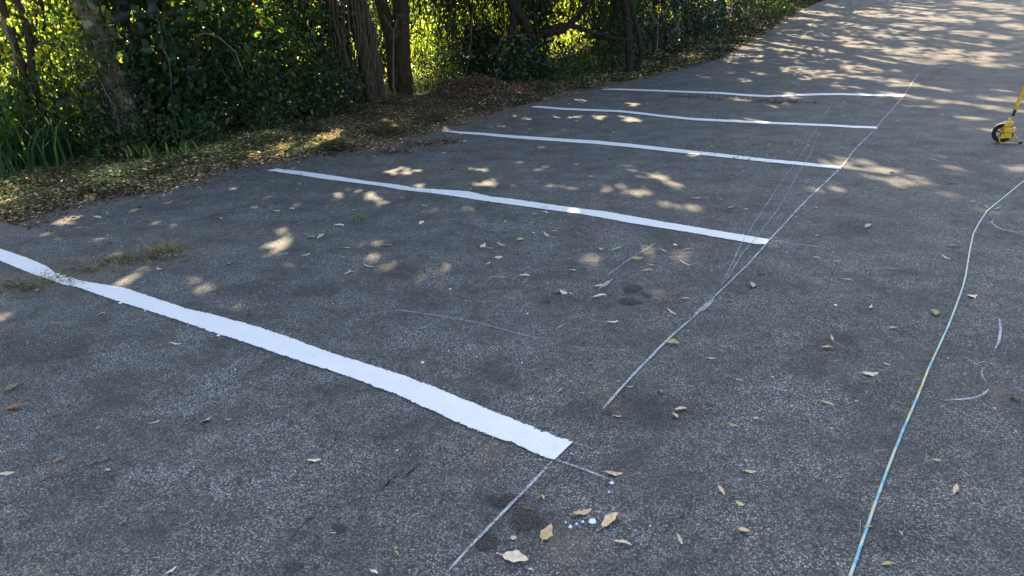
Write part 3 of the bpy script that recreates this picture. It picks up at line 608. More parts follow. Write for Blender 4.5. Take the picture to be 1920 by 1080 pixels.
vine('loose bundle of thin vines down the red-brown stems',[(620,-5,-.25),(632,60,-.25),(655,120,-.25),(668,185,-.25)],.5,(690,205),.009,extra=[[(632,-5,-.25),(638,50,-.25),(650,110,-.25),(650,190,-.25)],[(700,-5,-.3),(706,50,-.3),(690,120,-.3),(690,185,-.3)],[(650,-5,-.25),(655,70,-.25),(672,130,-.25),(684,195,-.25)],[(665,20,-.3),(690,90,-.3),(705,120,-.3),(688,175,-.3)],[(530,-5,-.2),(560,30,-.2),(600,70,-.2),(640,100,-.2)]]+[[(x_,-5,-.28),(x_+RNG.normal(6,5),70,-.28),(x_*.6+270+RNG.normal(0,6),RNG.uniform(130,190),-.25)] for x_ in np.linspace(596,700,16)])
# curtain of hanging vines right of the double trunk
b=c1(860,166); b=behind(b,.7); z=float(gz(*b)); bb=np.array([b[0],b[1],z])
o=empty('vine_curtain',bb); tag(o,'curtain of dark hanging vines and twigs right of the double trunk','vines','vines and thin stems of the thicket')
T=Tubes()
for k in range(260):
    x=RNG.uniform(700,1190); dy=RNG.uniform(-.3,1.6); y0=-12; y1=RNG.uniform(20,120) if x<1080 else RNG.uniform(10,90)
    xm=x+RNG.normal(0,8); T.add([at(x+RNG.normal(0,5),y0,b[1]+dy),at(xm,y1*.5,b[1]+dy),at(xm+RNG.normal(0,7),y1,b[1]+dy)],.006+.008*RNG.random(),.004,ns=4,n=10,jit=.014)
tag(T.build('stem',MBarkD,o,bb),kind='stuff')
T=Tubes()
for k in range(420):
    x=RNG.uniform(700,1185); y=RNG.uniform(10,150); dy=RNG.uniform(-.2,1.8); a=RNG.uniform(-1.2,1.2); L=RNG.uniform(15,45)
    T.add([at(x,y,b[1]+dy),at(x+L*.5*math.sin(a)+RNG.normal(0,4),y-L*.5*math.cos(a),b[1]+dy),at(x+L*math.sin(a),y-L*math.cos(a),b[1]+dy)],.012*RNG.uniform(.6,1.6),.005,ns=4,n=8,jit=.01)
tag(T.build('twig',MBarkD,o,bb),kind='stuff')
P=[]
for k in range(2000):
    x=RNG.uniform(695,1200); y=-10+RNG.random()**1.5*150; dy=RNG.uniform(-.3,2.)
    c=at(x,y,b[1]+dy); P.append(c+RNG.normal(0,.06,(4,3)))
P=np.concatenate(P)-bb
leaves('foliage',P,RNG.uniform(.04,.085,len(P)),.4,DKG+MDG,MLeaf,o,droop=.9)
# thin tangle behind the left shrubs
b=c1(110,325); b=behind(b,1.0); z=float(gz(*b)); bb=np.array([b[0],b[1],z])
o=empty('twig_tangle',bb); tag(o,'tangle of thin dark branches and leaves left of the leaning trunk','branches','vines and thin stems of the thicket')
T=Tubes()
for k in range(80):
    x=RNG.uniform(-10,190); y=RNG.uniform(0,290); dy=RNG.uniform(-.2,1.2); a=RNG.normal(-.45,.6); L=RNG.uniform(30,130)
    T.add([at(x,y,b[1]+dy),at(x+L*.5*math.sin(a)+RNG.normal(0,6),y-L*.5*math.cos(a),b[1]+dy),at(x+L*math.sin(a),y-L*math.cos(a),b[1]+dy)],.012*RNG.uniform(.5,1.7),.004,ns=4,n=10,jit=.008)
tag(T.build('twig',MBark,o,bb),kind='stuff')
P=[]
for k in range(330):
    c=at(RNG.uniform(-15,210),RNG.uniform(-10,290),b[1]+RNG.uniform(-.3,1.5)); P.append(c+RNG.normal(0,.08,(5,3)))
P=np.concatenate(P)-bb; leaves('foliage',P,RNG.uniform(.05,.11,len(P)),.5,BRG+MDG+DKG,MBright,o,droop=.5)
# reeds, ferns, grassy plants
def gplant(px,py,back,n,r,hh,wd,cols,label,name='grass_clump',cat='grass clump',lean=.5,ew=1.,arch=.6):
    b=c1(px,py); b=behind(b,back); z=float(max(vergez(b[0],b[1]),gz(*b)))
    o=blades(name,(0,0,0),n,r,hh,wd,cols,None,lean,None,arch,ew); o.location=(b[0],b[1],z-.01); tag(o,label,cat,'grassy plants along the verge'); return o
gplant(35,335,.25,170,.22,.95,.022,MDG+BLG,'tall broad-bladed grass clump at the left edge',lean=.55,ew=1.3,arch=.8)
gplant(80,325,.3,90,.12,.8,.018,MDG+[(.16,.17,.08)],'slim pale-stemmed grass clump right of the broad-bladed one',lean=.6,arch=.9)
gplant(10,342,.6,60,.15,1.1,.03,MDG,'leaning arched reeds behind the broad-bladed clump',lean=.7,arch=.9)
gplant(675,200,.0,110,.05,.30,.012,MDG+[(.07,.14,.03)],'small spiky fern at the foot of the red-brown tree','fern','fern',lean=1.2)
gplant(790,180,.25,130,.16,.42,.010,MDG,'fine grassy plant in front of the double trunk',lean=.6,ew=1.6)
gplant(830,182,.0,60,.2,.15,.010,MDG,'short grass tuft left of the leaf pile',lean=.8,ew=1.6)
gplant(1110,158,.2,90,.3,.22,.012,MDG+BRG,'bright short grass tuft below the leafy bush',lean=.7,ew=1.8)
gplant(160,315,.0,80,.3,.2,.012,MDG,'short green grass tuft at the foot of the left shrubs',lean=.8,ew=1.8)
gplant(265,305,-.05,26,.08,.25,.03,MDG+BRG,'small sunlit seedling by the verge grass','seedling','plant',lean=.6)
gplant(340,292,-.05,30,.10,.22,.035,BRG,'small bright leafy seedling by the large dark shrub','seedling','plant',lean=.6)
# weeds growing through the asphalt
gplant(308,470,0,150,.045,.10,.005,[(.13,.14,.05),(.34,.30,.17),(.20,.16,.09)],'dry grass tuft with pale stems growing through the dark asphalt',lean=1.7,ew=1.6)
gplant(225,492,0,130,.10,.06,.005,[(.13,.14,.05),(.30,.26,.13)],'low flattened grass patch beside the nearest painted line',lean=1.9,ew=1.6)
gplant(265,482,0,110,.09,.05,.005,[(.12,.12,.05),(.26,.22,.12)],'low grass patch between the dry tuft and the flattened patch',lean=1.9,ew=1.6)
gplant(35,536,0,170,.10,.07,.005,[(.14,.14,.05),(.22,.20,.11)],'flattened dry grass patch below the nearest painted line at the left edge',lean=2.2,ew=1.6)
gplant(80,530,0,60,.05,.05,.005,[(.12,.14,.05)],'small grass patch touching the nearest painted line',lean=2.)
gplant(675,410,0,50,.025,.05,.005,[(.10,.16,.03)],'tiny isolated weed tuft above the second bay',lean=1.3)
# ---------------------------------------------------------------- verge litter (uncountable)
def litter(n,qr,wr,L,asp,cols,name,label,mat=MLitter,edgef=None,flat=.82,lift=.007):
    w_=wr[0]+(wr[1]-wr[0])*RNG.random(n)**1.3; qv=RNG.uniform(qr[0],qr[1],n) if edgef is None else edgef(n)
    X,Y=xy(w_,edge(w_)+qv)
    Z=np.maximum(vergez(X,Y),gz(X,Y)+.003)+RNG.exponential(lift,n)
    P=np.stack([X,Y,Z],1); V,Fc=leafV(P,RNG.uniform(.5,1.5,n)*L,asp,0,flat,.1)
    cl=leafcol(n,cols,.6)*np.repeat(np.clip(1.3+1.0*wob(X,Y,3.3),.4,2.6),6)[:,None]
    o=mk(name,V,Fc,mat,col=cl); tag(o,label,'litter',kind='stuff'); return o
BRN=[(.13,.08,.045),(.18,.115,.06),(.08,.045,.025),(.28,.20,.12),(.05,.03,.02)]
GRC=[(.10,.10,.035),(.15,.14,.05),(.07,.08,.025),(.24,.19,.10)]
litter(46000,(0.02,2.6),(2.2,13),.023,.5,BRN+GRC,'leaf_litter','dry leaves and clippings lying along the verge')
litter(22000,(0.15,1.9),(2.2,8.5),.05,.12,GRC+BRN+[(.28,.23,.13),(.24,.20,.10)],'grass_clippings','green and yellow grass clippings heaped along the left verge')
litter(16000,(0.0,1.6),(12,30),.07,.5,BRN+GRC+MDG,'leaf_litter','leaves and low weeds along the far verge')
litter(9000,(-.08,.55),(2.2,16),.035,.5,BRN,'leaf_litter','brown leaf crumbs along the edge of the asphalt')
litter(2600,None,(2.2,20),.035,.4,BRN+[(.3,.24,.16)],'leaf_crumbs','scattered leaf crumbs along the asphalt edge',edgef=lambda n:-RNG.exponential(.22,n),lift=.003,flat=.95)
litter(13000,(0.2,2.0),(2.2,6.2),.05,.3,[(.14,.16,.04),(.20,.20,.06),(.34,.29,.12),(.27,.24,.09),(.16,.10,.05)],'grass_clippings','fresh green clippings heaped on the verge at the far left')
# the heap of brown leaves
n=7000; PC=PILE[0][0]; a=RNG.uniform(0,6.28,n); r=np.sqrt(RNG.random(n))*.95; X=PC[0]+np.cos(a)*r*1.05+.15; Y=PC[1]+np.sin(a)*r
Z=np.maximum(vergez(X,Y),gz(X,Y))+RNG.exponential(.02,n); V,Fc=leafV(np.stack([X,Y,Z],1),RNG.uniform(.03,.07,n),.45,0,.5,.15)
tag(mk('leaf_pile',V,Fc,MLitter,col=leafcol(n,[(.19,.12,.07),(.13,.08,.045),(.26,.17,.10),(.09,.055,.035)],.3)),'raked heap of brown dead leaves at the verge before the dark bushes','leaf pile',kind='stuff')
# leaf line on the far asphalt
def drift(L,n,label,cols=BRN,sz=.04):
    L=np.array(L,float); i=RNG.integers(0,len(L),n); px=L[i,0]+RNG.normal(0,.5,n)*L[i,2]; py=L[i,1]+RNG.normal(0,.5,n)*L[i,3]
    G=cast(px,py); P=np.c_[G,gz(G[:,0],G[:,1])+.006+RNG.exponential(.006,n)]
    V,Fc=leafV(P,RNG.uniform(.5,1.4,n)*sz,.45,0,.9,.1); tag(mk('leaf_drift',V,Fc,MLitter,col=leafcol(n,cols,.35)),label,'litter',kind='stuff')
drift([(1300,181,50,3),(1370,186,60,3),(1430,190,50,3),(1480,192,40,3)],520,'drift of brown leaves below the farthest painted line')
drift([(800,272,50,6),(830,266,40,5),(740,285,40,6)],500,'brown leaves swept against the asphalt edge by the third painted line')
drift([(150,505,70,18),(230,490,60,10),(300,485,60,10),(40,540,50,14)],700,'dry crumbs and stalks round the weeds in the nearest bay',BRN+GRC,.022)
drift([(1400,290,90,14),(1350,270,80,10),(1470,275,60,10),(1130,240,60,8)],200,'scattered leaf bits in the third bay',[(.32,.27,.17),(.2,.14,.08)],.035)
# fine debris over the whole car park
n=5200; w_=RNG.uniform(1.2,16,n); v_=edge(w_)-RNG.random(n)**1.2*8.5; X,Y=xy(w_,v_); P=np.stack([X,Y,gz(X,Y)+.004],1)
V,Fc=leafV(P,np.exp(RNG.normal(-4.5,.4,n)),.35,0,.95,.1)
tag(mk('debris',V,Fc,MLitter,col=leafcol(n,[(.36,.31,.20),(.28,.22,.13),(.40,.38,.32),(.12,.08,.05),(.45,.45,.42)],.35)),'tiny straw bits and crumbs scattered on the asphalt','debris',kind='stuff')
# ---------------------------------------------------------------- sunlit field and bushes behind
n=42000; w_=RNG.uniform(-6,34,n); v_=vbase(w_)+2.6+RNG.random(n)**1.2*16; X,Y=xy(w_,v_); Z=gz(X,Y)-.06
a=RNG.uniform(0,6.28,n); H=RNG.uniform(.25,.75,n); wd=.022
dx,dy=np.cos(a),np.sin(a); s=np.stack([-dy,dx,0*dx],1); p0=np.stack([X,Y,Z],1); ln=H*.5; rows=[]
for t in (0,.5,1.):
    c=p0+np.stack([dx*ln*t*t,dy*ln*t*t,H*(t-.2*t*t)],1); rows+=[c+s*wd*(1-.85*t)/2,c-s*wd*(1-.85*t)/2]
V=np.stack(rows,1).reshape(-1,3); k=np.arange(n)[:,None]*6; Fc=np.concatenate([k+np.array([[0,1,3,2]]),k+np.array([[2,3,5,4]])])
cc=np.array(BRG+[(.2,.24,.05)])[RNG.integers(0,6,n)]*np.exp(RNG.normal(0,.35,(n,1)))
tag(mk('tall_grass',V,Fc,MBright,col=np.repeat(cc,6,axis=0)),'sunlit yellow-green tall grass in the field behind the trees','tall grass',kind='stuff')
bgl=['glimpsed behind the left edge','seen left of the leaning trunk','seen behind the leaning trunk','behind the big dark shrub','seen between dark shrub and red-brown tree','in the gap between the two thick trunks','behind the vine curtain','behind the gnarled bough','right of the gnarled bough','behind the dark trunk','hidden behind the dense bushes','in the bright gap past the slanting trunk','far up the verge past the bright gap']
for k,w_ in enumerate(np.linspace(2,30,13)):
    v_=float(vbase(w_))+RNG.uniform(6.5,10); b=np.array(xy(w_+RNG.normal(0,.4)+3.0,v_)); h=RNG.uniform(2.,3.4)
    z=float(gz(*b)); o=empty('background_bush',(b[0],b[1],z)); tag(o,'sunlit yellow-green bush in the field, '+bgl[k],'bush','bushes in the field behind')
    m=260; a=RNG.uniform(0,6.28,m); r=np.sqrt(RNG.random(m)); zz=RNG.random(m); wz=np.sqrt(np.clip(1-(zz*.9)**2,.05,1))
    Cc=np.stack([np.cos(a)*r*1.7*wz,np.sin(a)*r*1.1*wz,zz*h],1); P=np.repeat(Cc,12,axis=0)+RNG.normal(0,.17,(m*12,3)); P[:,2]=np.maximum(P[:,2],0)
    leaves('foliage',P,RNG.uniform(.09,.17,len(P)),.5,BRG,MBright,o)
    T=Tubes()
    for j in range(6): e=Cc[RNG.integers(0,m)]; T.add([(0,0,-.1),e*.5+np.array([0,0,.2]),e],.03,.008,ns=5,n=8,jit=.02)
    T.build('stem',MBarkD,o)
for k,(az,dist) in enumerate([(-38,34),(-31,36),(-25,38),(-19,40),(-13,42),(-7,44),(-1,46),(5,50),(11,52),(17,56)]):
    b=np.array([math.sin(math.radians(az))*dist,math.cos(math.radians(az))*dist]); z=float(gz(*b)); h=RNG.uniform(4.5,7)
    o=empty('distant_tree',(b[0],b[1],z)); tag(o,'distant green tree at the back of the field, '+['leftmost','second from the left','third from the left','fourth from the left','fifth from the left','fifth from the right','fourth from the right','third from the right','second from the right','rightmost'][k]+' of its row','tree','distant trees across the field')
    m=240; a=RNG.uniform(0,6.28,m); r=np.sqrt(RNG.random(m)); zz=RNG.random(m); wz=np.sqrt(np.clip(1-((zz-.35)*1.4)**2,.05,1))
    Cc=np.stack([np.cos(a)*r*3.3*wz,np.sin(a)*r*2.2*wz,zz*h],1); P=np.repeat(Cc,9,axis=0)+RNG.normal(0,.3,(m*9,3)); P[:,2]=np.maximum(P[:,2],0)
    leaves('crown',P,RNG.uniform(.22,.4,len(P)),.55,BRG+MDG,MBright,o)
    Tubes().add([(0,0,-.2),(.1,0,h*.4),(0,.1,h*.8)],.2,.06,ns=8,n=10).build('trunk',MBark,o)
# ---------------------------------------------------------------- rope and string
MRope=Mat('rope',.8,spec=.2)
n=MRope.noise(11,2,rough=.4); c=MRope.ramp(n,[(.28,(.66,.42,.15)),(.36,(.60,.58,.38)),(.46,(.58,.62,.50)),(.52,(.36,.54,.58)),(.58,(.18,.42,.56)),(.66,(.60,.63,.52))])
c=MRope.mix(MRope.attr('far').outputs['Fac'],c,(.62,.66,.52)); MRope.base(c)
MRope.bump(MRope.noise(300,2),.5,.003)
P=cast(*np.array(resample([(1588,1100),(1595,1080),(1625,995),(1645,935),(1665,880),(1692,810),(1715,757),(1740,695),(1777,615),(1805,540),(1811,515),(1817,477),(1825,440),(1835,420),(1850,397),(1877,375),(1920,340),(1990,285)],4)).T)
P=resample(P,.02); j=np.convolve(RNG.normal(0,1,len(P)+30),np.ones(31)/31,'valid')[:len(P)]*.004; P[:,0]+=j
R=np.full(len(P),.0044); V,Fc=tubeV(np.c_[P,gz(P[:,0],P[:,1])+.0055],R,8)
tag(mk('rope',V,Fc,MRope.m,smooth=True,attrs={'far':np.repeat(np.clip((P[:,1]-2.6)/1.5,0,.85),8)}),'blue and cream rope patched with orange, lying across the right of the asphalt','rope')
P=cast(*np.array(resample([(1593,-12),(1595,0),(1602,20),(1612,28),(1680,60),(1697,66),(1785,97),(1830,112)],3)).T); P=resample(P,.1)
V,Fc=tubeV(np.c_[P,gz(P[:,0],P[:,1])+.012],np.full(len(P),.0045),6); MStr=plain('string',(.30,.29,.20),.8)
tag(mk('string',V,Fc,MStr,smooth=True),'thin yellowish string lying on the far sun-streaked road','string')
# ---------------------------------------------------------------- white paint splashes
MBlob=plain('spilt_paint',(.82,.84,.87),.5,.4,0,.05)
def blob(px,py,r,label):
    a=np.linspace(0,2*math.pi,14,endpoint=False); rr=r*(1+RNG.normal(0,.22,14)); c=c1(px,py)
    s=1.75/1285*(c[1]/1.7); V=[(0,0,.006)]+[(math.cos(t)*q_*s*.55,math.sin(t)*q_*s*.55,.005) for t,q_ in zip(a,rr*.75)]+[(math.cos(t)*q_*s,math.sin(t)*q_*s*1.0,.0) for t,q_ in zip(a,rr)]
    Fc=[(0,1+i,1+(i+1)%14) for i in range(14)]+[(1+i,15+i,15+(i+1)%14,1+(i+1)%14) for i in range(14)]
    o=mk('paint_splash',V,Fc,MBlob,smooth=True); o.location=(c[0],c[1],float(gz(*c))+.003); tag(o,label,'paint splash','white paint splashes on the asphalt')
blob(1111,978,9,'largest white paint splash, between two dry leaves near the bottom')
for x,y,r in [(1093,980,4),(1081,984,3),(1061,981,3),(1069,989,5.5)]: blob(x,y,r,'small white paint drop left of the largest splash')
blob(1147,907,4.5,'white paint drop at the tip of the lower chalk tail'); blob(1142,924,2.5,'tiny white drop just below the chalk tail drop')
blob(226,569,4,'white drop under the left part of the nearest painted line'); blob(410,630,4,'white drop under the middle of the nearest painted line')
blob(272,584,2,'tiny white drop right of the drop under the left part of the line'); blob(792,681,3,'white drop by the rusty stain in the nearest bay'); blob(1567,573,3,'white drop on open asphalt right of the long chalk line')
blob(844,543,2,'tiny white drop above the curved chalk arc'); blob(1219,988,2.2,'tiny white drop on the open asphalt near the bottom centre')
# ---------------------------------------------------------------- fallen leaves
def leafproto(kind):
    L=1.0; n=9; m=4; V=[]; asp={'long':.26,'wide':.46,'jag':.36,'round':.8}[kind]
    for i in range(n+1):
        t=i/n; wdt=asp/2*(math.sin(math.pi*t**.85)**.8 if 0<t<1 else 0.01)
        if kind=='jag': wdt*=1+.35*math.sin(i*2.3)
        for j in range(-m//2,m//2+1):
            s=j/(m/2); x=t-.5; y=s*wdt*(1+(.15*math.sin(i*1.7) if kind!='round' else 0))
            z=.10*abs(s)**1.5*asp*1.2+.10*math.sin(t*2.6)*(.9 if kind!='round' else .2)+.02*math.sin(7*t+3*s)
            V.append((x,y,z))
    Fc=[]
    for i in range(n):
        for j in range(m):
            a=i*(m+1)+j; Fc.append((a,a+1,a+m+2,a+m+1))
    b=len(V); 
    for i in range(4):
        for q_ in ((0,.012),(0,-.012)): V.append((-.5-i*.09,q_[1]+.02*i,.04-.008*i))
    for i in range(3): Fc.append((b+2*i,b+2*i+1,b+2*i+3,b+2*i+2))
    me=bpy.data.meshes.new('leaf_'+kind); me.from_pydata(V,[],Fc); me.materials.append(MDry)
    me.polygons.foreach_set('use_smooth',np.ones(len(me.polygons),bool)); me.update(); return me
PR={k:leafproto(k) for k in ('long','wide','jag','round')}
def strawproto(kind):
    if kind=='straw': V,Fc=tubeV([(-.5,0,.02),(-.2,.02,.03),(.15,.01,.035),(.5,-.03,.02)],[.014,.017,.016,.008],5)
    else:
        V1,F1=tubeV([(-.5,-.05,.02),(-.1,.0,.04),(.2,.03,.05),(.5,.12,.03)],[.02,.025,.02,.01],5); V2,F2=tubeV([(-.05,0,.04),(.15,-.12,.05),(.3,-.28,.03)],[.02,.016,.008],5)
        V=np.concatenate([V1,V2]); Fc=np.concatenate([F1,F2+len(V1)])
    me=bpy.data.meshes.new('stalk_'+kind); me.from_pydata([tuple(map(float,v)) for v in V],[],[tuple(int(i) for i in f) for f in Fc]); me.materials.append(MDry); me.update(); return me
PR['straw']=strawproto('straw'); PR['fork']=strawproto('fork')
TAN=(.60,.43,.25); PALE=(.70,.56,.38); GRN=(.42,.36,.15); BR=(.20,.11,.055); ORG=(.34,.18,.09); YEL=(.50,.38,.12); STR=(.60,.48,.30); DK=(.09,.06,.035)
def item(px,py,ln,ang,kind,col,label=None,group=None):
    a=math.radians(ang); d=np.array([math.cos(a),math.sin(a)])*ln/2
    q=cast([px-d[0],px+d[0]],[py-d[1],py+d[1]]); A,B=q; c=(A+B)/2; L=float(np.linalg.norm(B-A))
    cap=.30 if kind in('straw','fork') else .080; L=min(max(L,.012),cap)
    stick=kind in('straw','fork')
    o=bpy.data.objects.new('twig' if stick else 'fallen_leaf',PR[kind]); C.objects.link(o)
    o.location=(c[0],c[1],float(gz(*c))+.006); yaw=math.atan2(B[1]-A[1],B[0]-A[0])
    flip=0 if stick else RNG.choice([0,1],p=[.6,.4])
    o.rotation_euler=((math.pi if flip else 0)+RNG.normal(0,.18),RNG.normal(0,.12),yaw)
    if flip: o.location.z+=.10*L
    sy=min(1.5,.010/ (L*.2)) if stick and L>.06 else 1
    o.scale=(L,L*(max(.35,sy*.6) if stick else 1),L*(max(.35,sy*.6) if stick else 1)); o.color=(*[min(1,c_*z_) for c_,z_ in zip(col,[math.exp(RNG.normal(0,.12))]*3)],1)
    if label: tag(o,label,'twig' if stick else 'leaf',group or ('fallen leaves on the asphalt' if not stick else 'twigs and straws on the asphalt'))
    else: tag(o,('thin dry stalk lying loose on the grey asphalt' if stick else 'small dry fallen leaf lying loose on the grey asphalt'),'twig' if stick else 'leaf','small twigs on the asphalt' if stick else 'small leaves on the asphalt')
    return o
for r in [(1093,962,38,-25,'jag',TAN,'notched greenish-tan leaf just above the largest paint splash'),
(1145,980,46,-38,'wide',TAN,'tan leaf lying just right of the largest paint splash'),
(1026,1001,40,-62,'wide',(.55,.40,.20),'yellow-tan leaf left of the small paint drops'),
(967,1050,56,12,'wide',PALE,'long pale leaf near the bottom edge right of the chalk line'),
(1152,889,32,0,'wide',TAN,'tan leaf beside the lower chalk tail'),
(1168,1022,34,15,'jag',PALE,'jagged pale leaf below the pair flanking the paint splash'),
(1275,1015,20,65,'long',PALE,'slim pale leaf alone right of the jagged pale leaf'),
(1395,998,24,0,'round',TAN,'round tan leaf with a long upright stalk'),
(1387,947,17,30,'wide',TAN,'small tan leaf above the round long-stalked leaf'),
(1353,923,22,55,'long',TAN,'narrow tan leaf up left of the round long-stalked leaf'),
(1407,886,22,5,'wide',TAN,'small tan leaf right of the lower chalk tail, highest of its trio'),
(990,955,22,10,'long',BR,'small brown leaf above the yellow-tan leaf'),
(963,1011,12,0,'round',(.46,.46,.24),'little round yellowish leaf by the bottom chalk line'),
(1665,1061,24,5,'wide',GRN,'olive green leaf near the bottom right of the rope'),
(1829,1042,14,0,'jag',BR,'rusty brown leaf near the bottom right corner'),
(1757,866,18,10,'jag',TAN,'curled tan leaf right of the straw tangle beside the rope'),
(702,1076,16,30,'wide',PALE,'pale leaf cut by the bottom edge left of the chalk line'),
(15,890,28,-10,'jag',PALE,'pale crumpled leaf at the left edge near the bottom'),
(112,865,26,-20,'jag',ORG,'orange-brown leaf right of the pale crumpled one'),
(232,980,20,-60,'long',(.36,.27,.14),'slim tan leaf on the bottom left asphalt'),
(322,1072,26,-35,'long',PALE,'pale pointed leaf cut by the bottom edge at lower left'),
(25,729,36,-30,'wide',(.20,.16,.09),'curled dark leaf with pale rim at the left edge'),
(30,766,40,-5,'jag',ORG,'orange-brown ragged leaf below the curled dark one'),
(385,790,22,-42,'wide',(.46,.47,.30),'pale green leaf alone in the lower left asphalt'),
(190,591,20,-5,'long',TAN,'small tan leaf below the left part of the nearest line'),
(330,646,20,2,'long',PALE,'small pale leaf below the nearest painted line'),
(702,544,10,-20,'wide',PALE,'small pale leaf above the nearest line\'s middle'),
(1057,550,14,30,'wide',PALE,'pale leaf beside the small left wet spot'),(1072,552,9,20,'wide',PALE,'tiny pale leaf next to the one by the small left wet spot'),
(1125,557,26,3,'long',PALE,'slim pale leaf below the fat chalk dash'),(1285,562,15,5,'wide',TAN,'small tan leaf left of the chalk smudge'),
(1260,587,18,25,'long',TAN,'small tan leaf above the leaf on the chalk line'),(1149,605,22,-10,'long',PALE,'slim pale leaf below the wet spots'),
(1260,645,30,12,'wide',(.40,.38,.17),'yellow-tan leaf lying across the long chalk line'),(1027,691,13,0,'jag',BR,'brown leaf scrap above the nearest line\'s end'),
(1110,684,9,0,'round',BR,'small brown seed-like leaf left of the long chalk line'),(1182,727,13,0,'long',TAN,'small tan leaf touching the lower chalk line from the right'),
(1157,782,18,3,'long',PALE,'slim pale leaf just below the chalk line\'s lower end'),(1239,737,14,85,'long',(.3,.2,.1),'brown upright leaf right of the chalk line\'s lower end'),
(1277,770,24,-12,'jag',PALE,'pale jagged leaf of the pair right of the chalk line end'),(1266,782,13,50,'wide',TAN,'smaller leaf of the pair right of the chalk line end'),
(1374,799,17,20,'wide',(.46,.36,.17),'yellow-brown leaf below the short chalk dash'),(1386,715,13,5,'long',TAN,'small tan leaf left of the short chalk dash'),
(1551,654,22,5,'wide',YEL,'curled yellow leaf next to a pale stalk on the open asphalt'),(1632,702,30,-5,'wide',PALE,'pale triangular leaf left of the rope'),
(1662,684,14,15,'wide',TAN,'small tan leaf between pale triangular leaf and rope'),(1551,760,28,25,'jag',TAN,'ragged tan leaf below the curled yellow leaf'),
(1907,752,32,30,'jag',(.26,.18,.10),'brown curled leaf at the right edge below the chalk figure'),(1837,669,11,0,'jag',BR,'brown leaf scrap on the broken chalk figure'),
(1787,463,36,5,'jag',(.30,.22,.11),'wide brown leaf scrap left of the upper rope'),(1527,391,12,15,'wide',PALE,'pale leaf right of the far chalk line'),
(1590,527,22,8,'long',TAN,'slim tan leaf midway between chalk line and rope'),(1195,485,22,0,'wide',(.36,.26,.13),'brown rounded leaf with a long stalk in the second bay'),
(1285,495,36,18,'long',TAN,'long tan leaf with curved stalk in the second bay'),(1214,509,20,5,'long',TAN,'slim tan leaf below the brown rounded leaf'),
(1157,469,22,-5,'long',(.44,.42,.22),'slim yellowish leaf left of the brown rounded leaf'),(1266,461,9,0,'round',PALE,'small pale round leaf just below the second painted line'),
(984,519,20,8,'jag',PALE,'pale jagged leaf left of the wet spots'),(1305,372,20,0,'long',TAN,'slim tan leaf in the bay beyond the second painted line'),
(692,500,28,12,'jag',(.42,.36,.22),'curled leaf lying in the sun patch of the nearest bay'),(727,462,26,3,'long',(.30,.28,.10),'olive slim leaf above the sun patch of the nearest bay'),
(184,409,22,3,'long',(.46,.50,.34),'pale green slim leaf near the left verge'),(567,441,15,0,'long',GRN,'green leaf below the second painted line\'s left part'),
(602,445,15,-20,'wide',(.42,.46,.30),'pale green leaf right of the green leaf in the nearest bay'),(1584,221,20,5,'long',(.42,.44,.16),'yellow-green leaf between the two farthest painted lines')]:
    item(*r)
for r in [(1545,1035,22,-60,'fork',YEL,'small forked yellow twig left of the rope near the bottom'),(1650,847,28,-15,'straw',STR,'straw left of the rope above the straw tangle'),
(1660,936,26,-8,'fork',(.50,.46,.15),'forked yellow twig touching the rope'),(1737,865,24,40,'fork',STR,'tangled pale straws right of the rope'),(1735,862,22,-70,'fork',STR,'pale straw crossing the tangled straws right of the rope'),
(1820,1008,46,28,'straw',(.3,.26,.16),'long thin straw in the bottom right corner'),(1573,648,34,25,'straw',PALE,'pale stalk beside the curled yellow leaf'),
(1622,718,26,-5,'straw',STR,'small twig below the pale triangular leaf'),(1626,690,16,-70,'straw',STR,'upright stalk above the pale triangular leaf'),(1826,682,36,30,'fork',STR,'forked twig on the broken chalk figure'),
(1665,505,48,5,'fork',STR,'forked straw between the long chalk line and the rope'),(1645,525,56,16,'straw',(.36,.36,.2),'long green-grey straw below the forked straw'),
(1387,615,32,-5,'straw',(.3,.2,.13),'reddish twig right of the chalk smudge'),(1395,607,22,12,'straw',(.36,.22,.14),'short reddish twig above the longer one right of the chalk smudge'),
(1383,980,40,76,'straw',STR,'upright stalk of the round tan leaf'),(1228,475,40,-8,'straw',(.16,.10,.06),'thin dark stalk of the brown rounded leaf'),
(116,607,36,-3,'straw',STR,'pale straw below the grass patch at the left'),(16,641,36,-15,'straw',STR,'pale straw at the left edge'),(937,521,34,0,'fork',STR,'forked straw in the middle of the nearest bay'),
(961,942,34,-38,'straw',(.40,.26,.12),'orange twig crossing the bottom chalk line'),(1027,932,28,-4,'straw',(.42,.34,.18),'short straw right of the bottom chalk line'),
(730,966,22,-25,'straw',YEL,'small yellow straw in the bottom centre'),(168,1000,22,-58,'straw',GRN,'green straw on the bottom left asphalt'),(15,965,24,-35,'straw',STR,'pale straw at the left edge near the bottom'),
(1712,281,22,-15,'straw',STR,'straw between third painted line and measuring wheel'),(251,406,20,-10,'straw',DK,'dark twig near the left verge'),(725,312,30,-22,'straw',(.3,.28,.22),'grey stick above the second painted line'),
(262,497,28,-5,'straw',STR,'straw below the flattened grass patch'),(1760,560,46,22,'straw',DK,'dark thin twig touching the rope from the left'),(1620,515,10,0,'straw',DK,'tiny dark stick on the open asphalt'),(275,325,130,-9,'straw',(.32,.40,.14),'long pale green reed lying on the verge grass at the left'),(660,215,60,-8,'straw',(.2,.2,.1),'long fallen stick on the verge litter')]:
    item(*r)
